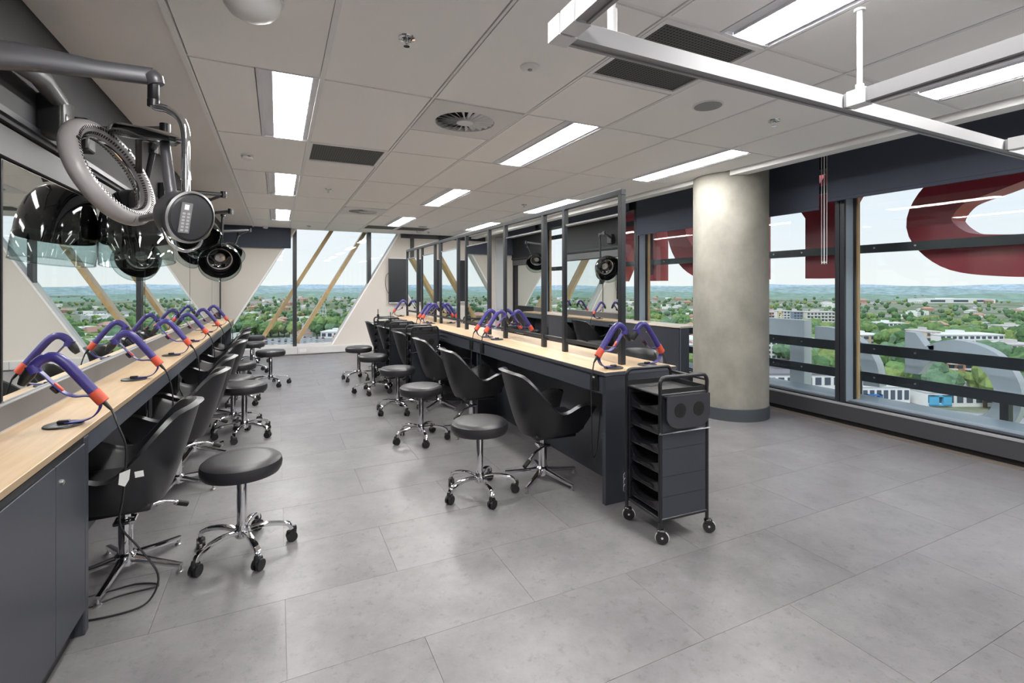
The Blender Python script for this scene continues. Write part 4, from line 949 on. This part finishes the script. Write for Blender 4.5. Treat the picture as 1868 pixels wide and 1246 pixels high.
TRM = [mat('tree_mid', (.13, .22, .075), .9, noise=(.6, .35)), mat('tree_dark', (.075, .15, .06), .9, noise=(.6, .35)), mat('tree_lime', (.20, .27, .09), .9, noise=(.6, .3)), mat('tree_blue', (.13, .22, .13), .9, noise=(.6, .3))]
TRK = mat('bark', (.10, .07, .05), .9)
ico = bmesh.new(); bmesh.ops.create_icosphere(ico, subdivisions=2, radius=1); IV = [v.co.copy() for v in ico.verts]; IF = [[v.index for v in f.verts] for f in ico.faces]; ico.free()
ico = bmesh.new(); bmesh.ops.create_icosphere(ico, subdivisions=1, radius=1); JV = [v.co.copy() for v in ico.verts]; JF = [[v.index for v in f.verts] for f in ico.faces]; ico.free()
def crown(m, c_, r, rg_, V=None, F=None):
    V = V or IV; F = F or IF
    m.add([Vector(c_)+v*r*rg_.uniform(.78, 1.15)*(Vector((1, 1, .85)).length/1.7) for v in V], F)
def tree_mesh(k, rg_):
    m = MB().mt(TRK).tube([(0, 0, 0), (0, 0, 3.4)], [.35, .25], 6).mt(TRM[k])
    for i in range(6): crown(m, (rg_.uniform(-2.2, 2.2), rg_.uniform(-2.2, 2.2), rg_.uniform(3.6, 6.4)), rg_.uniform(1.7, 2.8), rg_)
    return m.mesh('tree')
TM = [(tree_mesh(0, rng), 'mid green tree'), (tree_mesh(1, rng), 'dark green tree'), (tree_mesh(2, rng), 'lime green tree'), (tree_mesh(3, rng), 'blue green tree')]
def seen(az, d):
    a = math.degrees(az)
    return (-6 < a < 13 and d > 360) or (36 < a < 46 and d > 480) or (53 < a < 74 and d > 200)
def scatter(n, dmin, dmax, az0, az1):
    out = []
    for _ in range(n):
        u_ = rng.uniform(1/dmax, 1/dmin); out.append((math.radians(rng.uniform(az0, az1)), 1/u_))
    return out
HS = scatter(2300, 190, 2600, -40, 110); TS = scatter(13000, 150, 2700, -40, 110)
def split(lst, n):
    vis = sorted([p for p in lst if seen(*p)], key=lambda p: p[1]); oth = [p for p in lst if not seen(*p)]
    return vis[:n], vis[n:]+oth
def SIDE(az):
    a = math.degrees(az)
    for lim, t_ in ((1.5, 'through the left pane of the far window'), (9.3, 'through the middle pane of the far window'), (30, 'right of the far window mullions'), (46, 'between island frame and column'), (59.2, 'between column and wide mullion'), (200, 'right of the wide mullion')):
        if a < lim: return t_
LOT = lambda p: math.radians(-6) < p[0] < math.radians(6.5) and p[1] < 458
TOWN = lambda p: math.radians(40) < p[0] < math.radians(78)
HS = [p for p in HS if not LOT(p) and not (TOWN(p) and p[1] < 330)]; TS = [p for p in TS if not LOT(p) and not (TOWN(p) and p[1] < 430 and rng.random() > .16)]
hi_, lo_ = split(HS, 285)
rank = {p: i for i, p in enumerate(hi_)}
for az, d in hi_:
    if az > math.radians(30) and d < 330: continue
    rk = rank[(az, d)]*5//285
    k = rng.choice([0, 1, 1, 2, 3, 4, 4]); s_ = rng.uniform(.62, 1.05)
    o = inst('house', HM[k][0], None, pol(az, d), (0, 0, rng.uniform(0, PI)), (s_, s_, s_)); dist = ['nearest', 'near', 'mid distance', 'far', 'distant'][rk]
    tag(o, '%s %s %s' % (dist, HM[k][1], SIDE(az)), 'house', 'suburban houses')
def merge(items, meshes, name, label, cat, far=None):
    vs = []; fs = []; ms = []; mats = []
    data = []
    for me, _ in meshes:
        off = []
        for mm in me.materials:
            if mm not in mats: mats.append(mm)
            off.append(mats.index(mm))
        data.append(([v.co.copy() for v in me.vertices], [tuple(p.vertices) for p in me.polygons], [off[p.material_index] for p in me.polygons]))
    for az, d in items:
        k = rng.randrange(len(data)) if far is None else (rng.randrange(far) if d < 800 else far+rng.randrange(len(data)-far)); V, F, Mi = data[k]; s_ = rng.uniform(.75, 1.3); M = T(*pol(az, d))@RZ(rng.uniform(0, PI))@Matrix.Scale(s_, 4); o = len(vs)
        vs += [tuple(M@v) for v in V]; fs += [tuple(i+o for i in f) for f in F]; ms += Mi
    me = bpy.data.meshes.new(name); me.from_pydata(vs, [], fs); [me.materials.append(m) for m in mats]; me.polygons.foreach_set('material_index', ms); me.update()
    ob = bpy.data.objects.new(name, me); COL.objects.link(ob); return tag(ob, label, cat, None, 'stuff')
merge(lo_, HM, 'distant_houses', 'countless tiny roofs of the distant suburbs', 'houses')
TS = [p for p in TS if not (math.radians(40) < p[0] < math.radians(78) and p[1] < 240)]
hi_, lo_ = split(TS, 290)
rank = {p: i for i, p in enumerate(hi_)}
for az, d in hi_:
    k = rng.choice([0, 0, 1, 2, 3]); s_ = rng.uniform(1.0, 2.1)
    o = inst('tree', TM[k][0], None, pol(az, d), (0, 0, rng.uniform(0, 6)), (s_, s_, s_*rng.uniform(.85, 1.1))); dist = ['nearest', 'near', 'mid distance', 'far', 'distant'][rank[(az, d)]*5//290]
    tag(o, '%s %s %s' % (dist, TM[k][1], SIDE(az)), 'tree', 'suburban trees')
def small_tree(k, n_=2):
    m = MB().mt(TRM[k])
    for i in range(n_): crown(m, (rng.uniform(-3, 3), rng.uniform(-3, 3), rng.uniform(3, 5)), rng.uniform(3.0, 4.6), rng, JV, JF)
    return m.mesh('tree')
merge(lo_, [(small_tree(k), '') for k in range(4)]+[(small_tree(k, 1), '') for k in range(4)], 'distant_trees', 'mass of distant suburban treetops', 'trees', 4)

def building(lab, u0, u1, vt, vb, wall, roof=None, floors=5, bays=6, accent=None, depth=16, bal=False, ground=GZ):
    """real block standing on the ground, facing the salon"""
    import math as m
    f_, cx_, cy_ = 891., 934., 522.4
    dd = (1.4-ground)/(vb-cy_)
    def gp(u): return Vector((dd*(f_*m.sin(TH)+(u-cx_)*m.cos(TH)), dd*(f_*m.cos(TH)-(u-cx_)*m.sin(TH)), ground))
    A, B = gp(u0), gp(u1); h_ = 1.4-dd*(vt-cy_)-ground; W_ = (B-A).length
    ex = (B-A).normalized(); ey = Vector((-ex.y, ex.x, 0))
    if ey.dot(A) < 0: ey = -ey
    o = thing('apartment_block', lab, 'building', A, 0)
    M = basis((0, 0, 0), ex, ey, ZW)
    MB().box(0, W_, 0, depth, 0, h_, M).build('walls', wall, o)
    MB().box(-.3, W_+.3, -.3, depth+.3, h_, h_+.6, M).box(W_*.3, W_*.5, depth*.3, depth*.6, h_+.6, h_+2.6, M).build('roof', roof or ROOFS[4], o)
    fh = h_/floors; bw = W_/bays; m_ = MB(); mb = MB(); 
    for i in range(floors):
        for j in range(bays):
            m_.box(j*bw+bw*.18, j*bw+bw*.82, -.12, .0, i*fh+fh*.28, i*fh+fh*.82, M)
            if bal and j % 2 == 0: mb.box(j*bw+bw*.05, j*bw+bw*.95, -1.3, 0, i*fh+fh*.02, i*fh+fh*.26, M)
    tag(m_.build('windows', WINM, o), kind='stuff')
    if mb.v: tag(mb.build('balconies', WALLS[1], o), kind='stuff')
    if accent:
        a0, a1, z0, z1 = accent[1]
        MB().box(W_*a0, W_*a0+W_*.07, -1.0, .1, h_*z0, h_*z1, M).box(W_*a1-W_*.07, W_*a1, -1.0, .1, h_*z0, h_*z1, M).box(W_*a0, W_*a1, -1.0, .1, h_*z1-h_*.08, h_*z1, M).box(W_*a0, W_*a1, -1.0, .1, h_*z0, h_*z0+h_*.08, M).build('accent_frame', accent[0], o)
    return o
YEL = mat('apt_yellow', (.70, .60, .34), .8); BLU = mat('apt_blue', (.24, .29, .38), .8); CRM = mat('apt_cream', (.74, .70, .62), .8); WHT = mat('apt_white', (.78, .78, .78), .8); BRK = mat('apt_brick', (.48, .25, .18), .8); TAN = mat('apt_tan', (.60, .50, .40), .8); ACC = mat('apt_red', (.70, .10, .08), .6); GRV = mat('gravel_roof', (.20, .19, .21), .9)
building('brick and yellow apartment block just right of the column', 1398, 1417, 570, 602, BRK, floors=6, bays=4, bal=True)
building('white and yellow apartment tower right of the column', 1418, 1447, 568, 603, WHT, floors=7, bays=5, accent=(YEL, (.0, .3, .0, 1)))
building('slim blue grey apartment tower beyond the column', 1448, 1470, 569, 604, BLU, floors=7, bays=4)
building('wide cream apartment block beside the mullion', 1472, 1530, 570, 605, CRM, floors=6, bays=9, bal=True)
building('white apartment block with red corner below the rails', 1398, 1452, 622, 664, WHT, floors=5, bays=6, accent=(ACC, (.72, 1, .0, .7)))
building('white apartment block with square red frame', 1468, 1532, 628, 672, WHT, floors=5, bays=6, accent=(ACC, (.38, .66, .15, .85)))
building('wide flat dark roofed hall under the middle window', 1400, 1535, 684, 735, WALLS[1], GRV, floors=2, bays=8, depth=32)
building('low tan commercial block right of the mullion', 1560, 1614, 612, 640, TAN, ROOFS[2], floors=3, bays=4)
building('small white glass office block among trees', 1607, 1652, 590, 607, WHT, ROOFS[2], floors=3, bays=6)
building('long white apartment block behind the grey arch', 1715, 1832, 612, 655, WHT, ROOFS[2], floors=5, bays=11, bal=True)
building('tall tan apartment wing beside the white block', 1690, 1716, 606, 652, TAN, floors=5, bays=3)
building('red brick apartment block with balconies inside the grey arch', 1697, 1806, 654, 706, BRK, ROOFS[4], floors=5, bays=7, bal=True)
building('cream apartment block at the right edge', 1845, 1900, 630, 668, CRM, floors=4, bays=5, bal=True)
building('white apartment block at the far right edge', 1838, 1890, 596, 622, WHT, floors=3, bays=5)
building('low white shop row with blue front', 1572, 1660, 706, 738, WHT, ROOFS[2], floors=1, bays=7, accent=(mat('shop_blue', (.05, .16, .42), .6), (.05, .4, .1, .6)))
building('long low white roofed station', 1690, 1900, 716, 742, WHT, ROOFS[2], floors=1, bays=12, accent=(mat('shop_cyan', (.10, .42, .66), .6), (.02, .2, .1, .8)))
building('long pale roofed arena on the far plain', 1690, 1816, 546, 553, WHT, ROOFS[2], floors=1, bays=3, depth=60)
building('low white pavilion beyond the far window', 585, 640, 606, 617, WHT, ROOFS[2], floors=1, bays=5, depth=20)
# station forecourt close below the right windows
yard = MB().add([pol(math.radians(a), d, GZ+.04) for a, d in ((40, 95), (78, 95), (78, 240), (40, 240))], [(0, 1, 2, 3)]).build('forecourt', mat('forecourt_paving', (.34, .34, .36), .9)); tag(yard, kind='structure')
for k in range(5):
    c_ = pol(math.radians(60), 138+k*17); o = thing('platform_canopy', 'long pale platform canopy roof below the sill, %s from the building' % N6[k], 'canopy', c_, math.radians(28)+PI*0, 'platform canopies')
    MB().rbox(-46, 46, -1.7, 1.7, 4.2, 4.6, .15, 1).build('roof', ROOFS[2] if k % 2 else ROOFS[4], o)
    for j in range(-5, 6): MB().box(j*9-.15, j*9+.15, -.15, .15, 0, 4.2).build('post', FRAMEM, o)
# car park beyond the far window
CARM = []
for c_ in ((.75, .75, .75), (.45, .05, .05), (.12, .13, .15), (.42, .43, .45)):
    pm = mat('car_paint_%d' % len(CARM), c_, .3)
    CARM.append((MB().mt(pm).rbox(-2.2, 2.2, -.9, .9, .35, 1.0, .15, 1).mt(WINM).rbox(-1.2, 1.3, -.8, .8, .95, 1.5, .2, 1).mt(RUBBER).tube([(-1.4, -.92, .35), (-1.4, .92, .35)], .34, 10).tube([(1.4, -.92, .35), (1.4, .92, .35)], .34, 10).mesh('parked_car'), ['white', 'red', 'black', 'silver'][len(CARM)]))
lot = MB().add([pol(math.radians(a), d, GZ+.05) for a, d in ((-6, 300), (6.5, 300), (6.5, 456), (-6, 456))], [(0, 1, 2, 3)]).build('car_park', mat('asphalt', (.30, .30, .31), .9)); tag(lot, kind='structure')
for r_ in range(7):
    for j in range(15):
        if rng.random() < .2: continue
        d = 372+r_*12; az = math.radians(-4.2+j*.62); k = rng.choice([0, 0, 0, 1, 2, 3])
        o = inst('parked_car', CARM[k][0], None, pol(az, d, GZ+.06), (0, 0, PI/2+rng.uniform(-.1, .1)))
        tag(o, '%s car in the %s row of the lot below the far window, %s side' % (CARM[k][1], ['nearest', 'second', 'third', 'fourth', 'fifth', 'sixth', 'farthest'][r_], 'left' if j < 5 else ('middle' if j < 10 else 'right')), 'car', 'cars in the car park')

# lattice pylon among the houses beyond the far window
pc = pol(math.radians(4.6), 560); o = thing('lattice_pylon', 'thin grey lattice pylon among trees through the far window', 'pylon', pc)
H_ = 26
for sx in (-1, 1):
    for sy in (-1, 1): MB().tube([(sx*3, sy*3, 0), (sx*.5, sy*.5, H_)], .16, 5).build('leg', ALUW, o)
for z in (14, 18, 22): MB().box(-5, 5, -.15, .15, z, z+.3).build('cross_arm', ALUW, o)
for k in range(5):
    z0 = k*5; a0 = 3-2.5*z0/H_; a1 = 3-2.5*(z0+5)/H_
    MB().tube([(-a0, -a0, z0), (a1, -a1, z0+5)], .09, 4).build('brace', ALUW, o); MB().tube([(a0, -a0, z0), (-a1, -a1, z0+5)], .09, 4).build('brace', ALUW, o)
# upright tool holders on the two far trolleys
for x, y, l_ in ((1.42, 7.82, 'upright black styling iron standing on the farthest trolley'), (1.42, 6.88, 'upright black styling iron standing on the middle trolley')):
    o = thing('styling_iron', l_, 'styling iron', (x, y, .812))
    MB().lathe([(.016, 0), (.016, .05), (.010, .055), (.010, .15)], 12).build('barrel', BLACKP, o, True); MB().rbox(-.016, .016, -.016, .016, .10, .15, .004, 1).build('grip', BLACKM, o); MB().cyl((0, 0), .006, .15, .23, 8).build('tip', BLACKP, o, True)
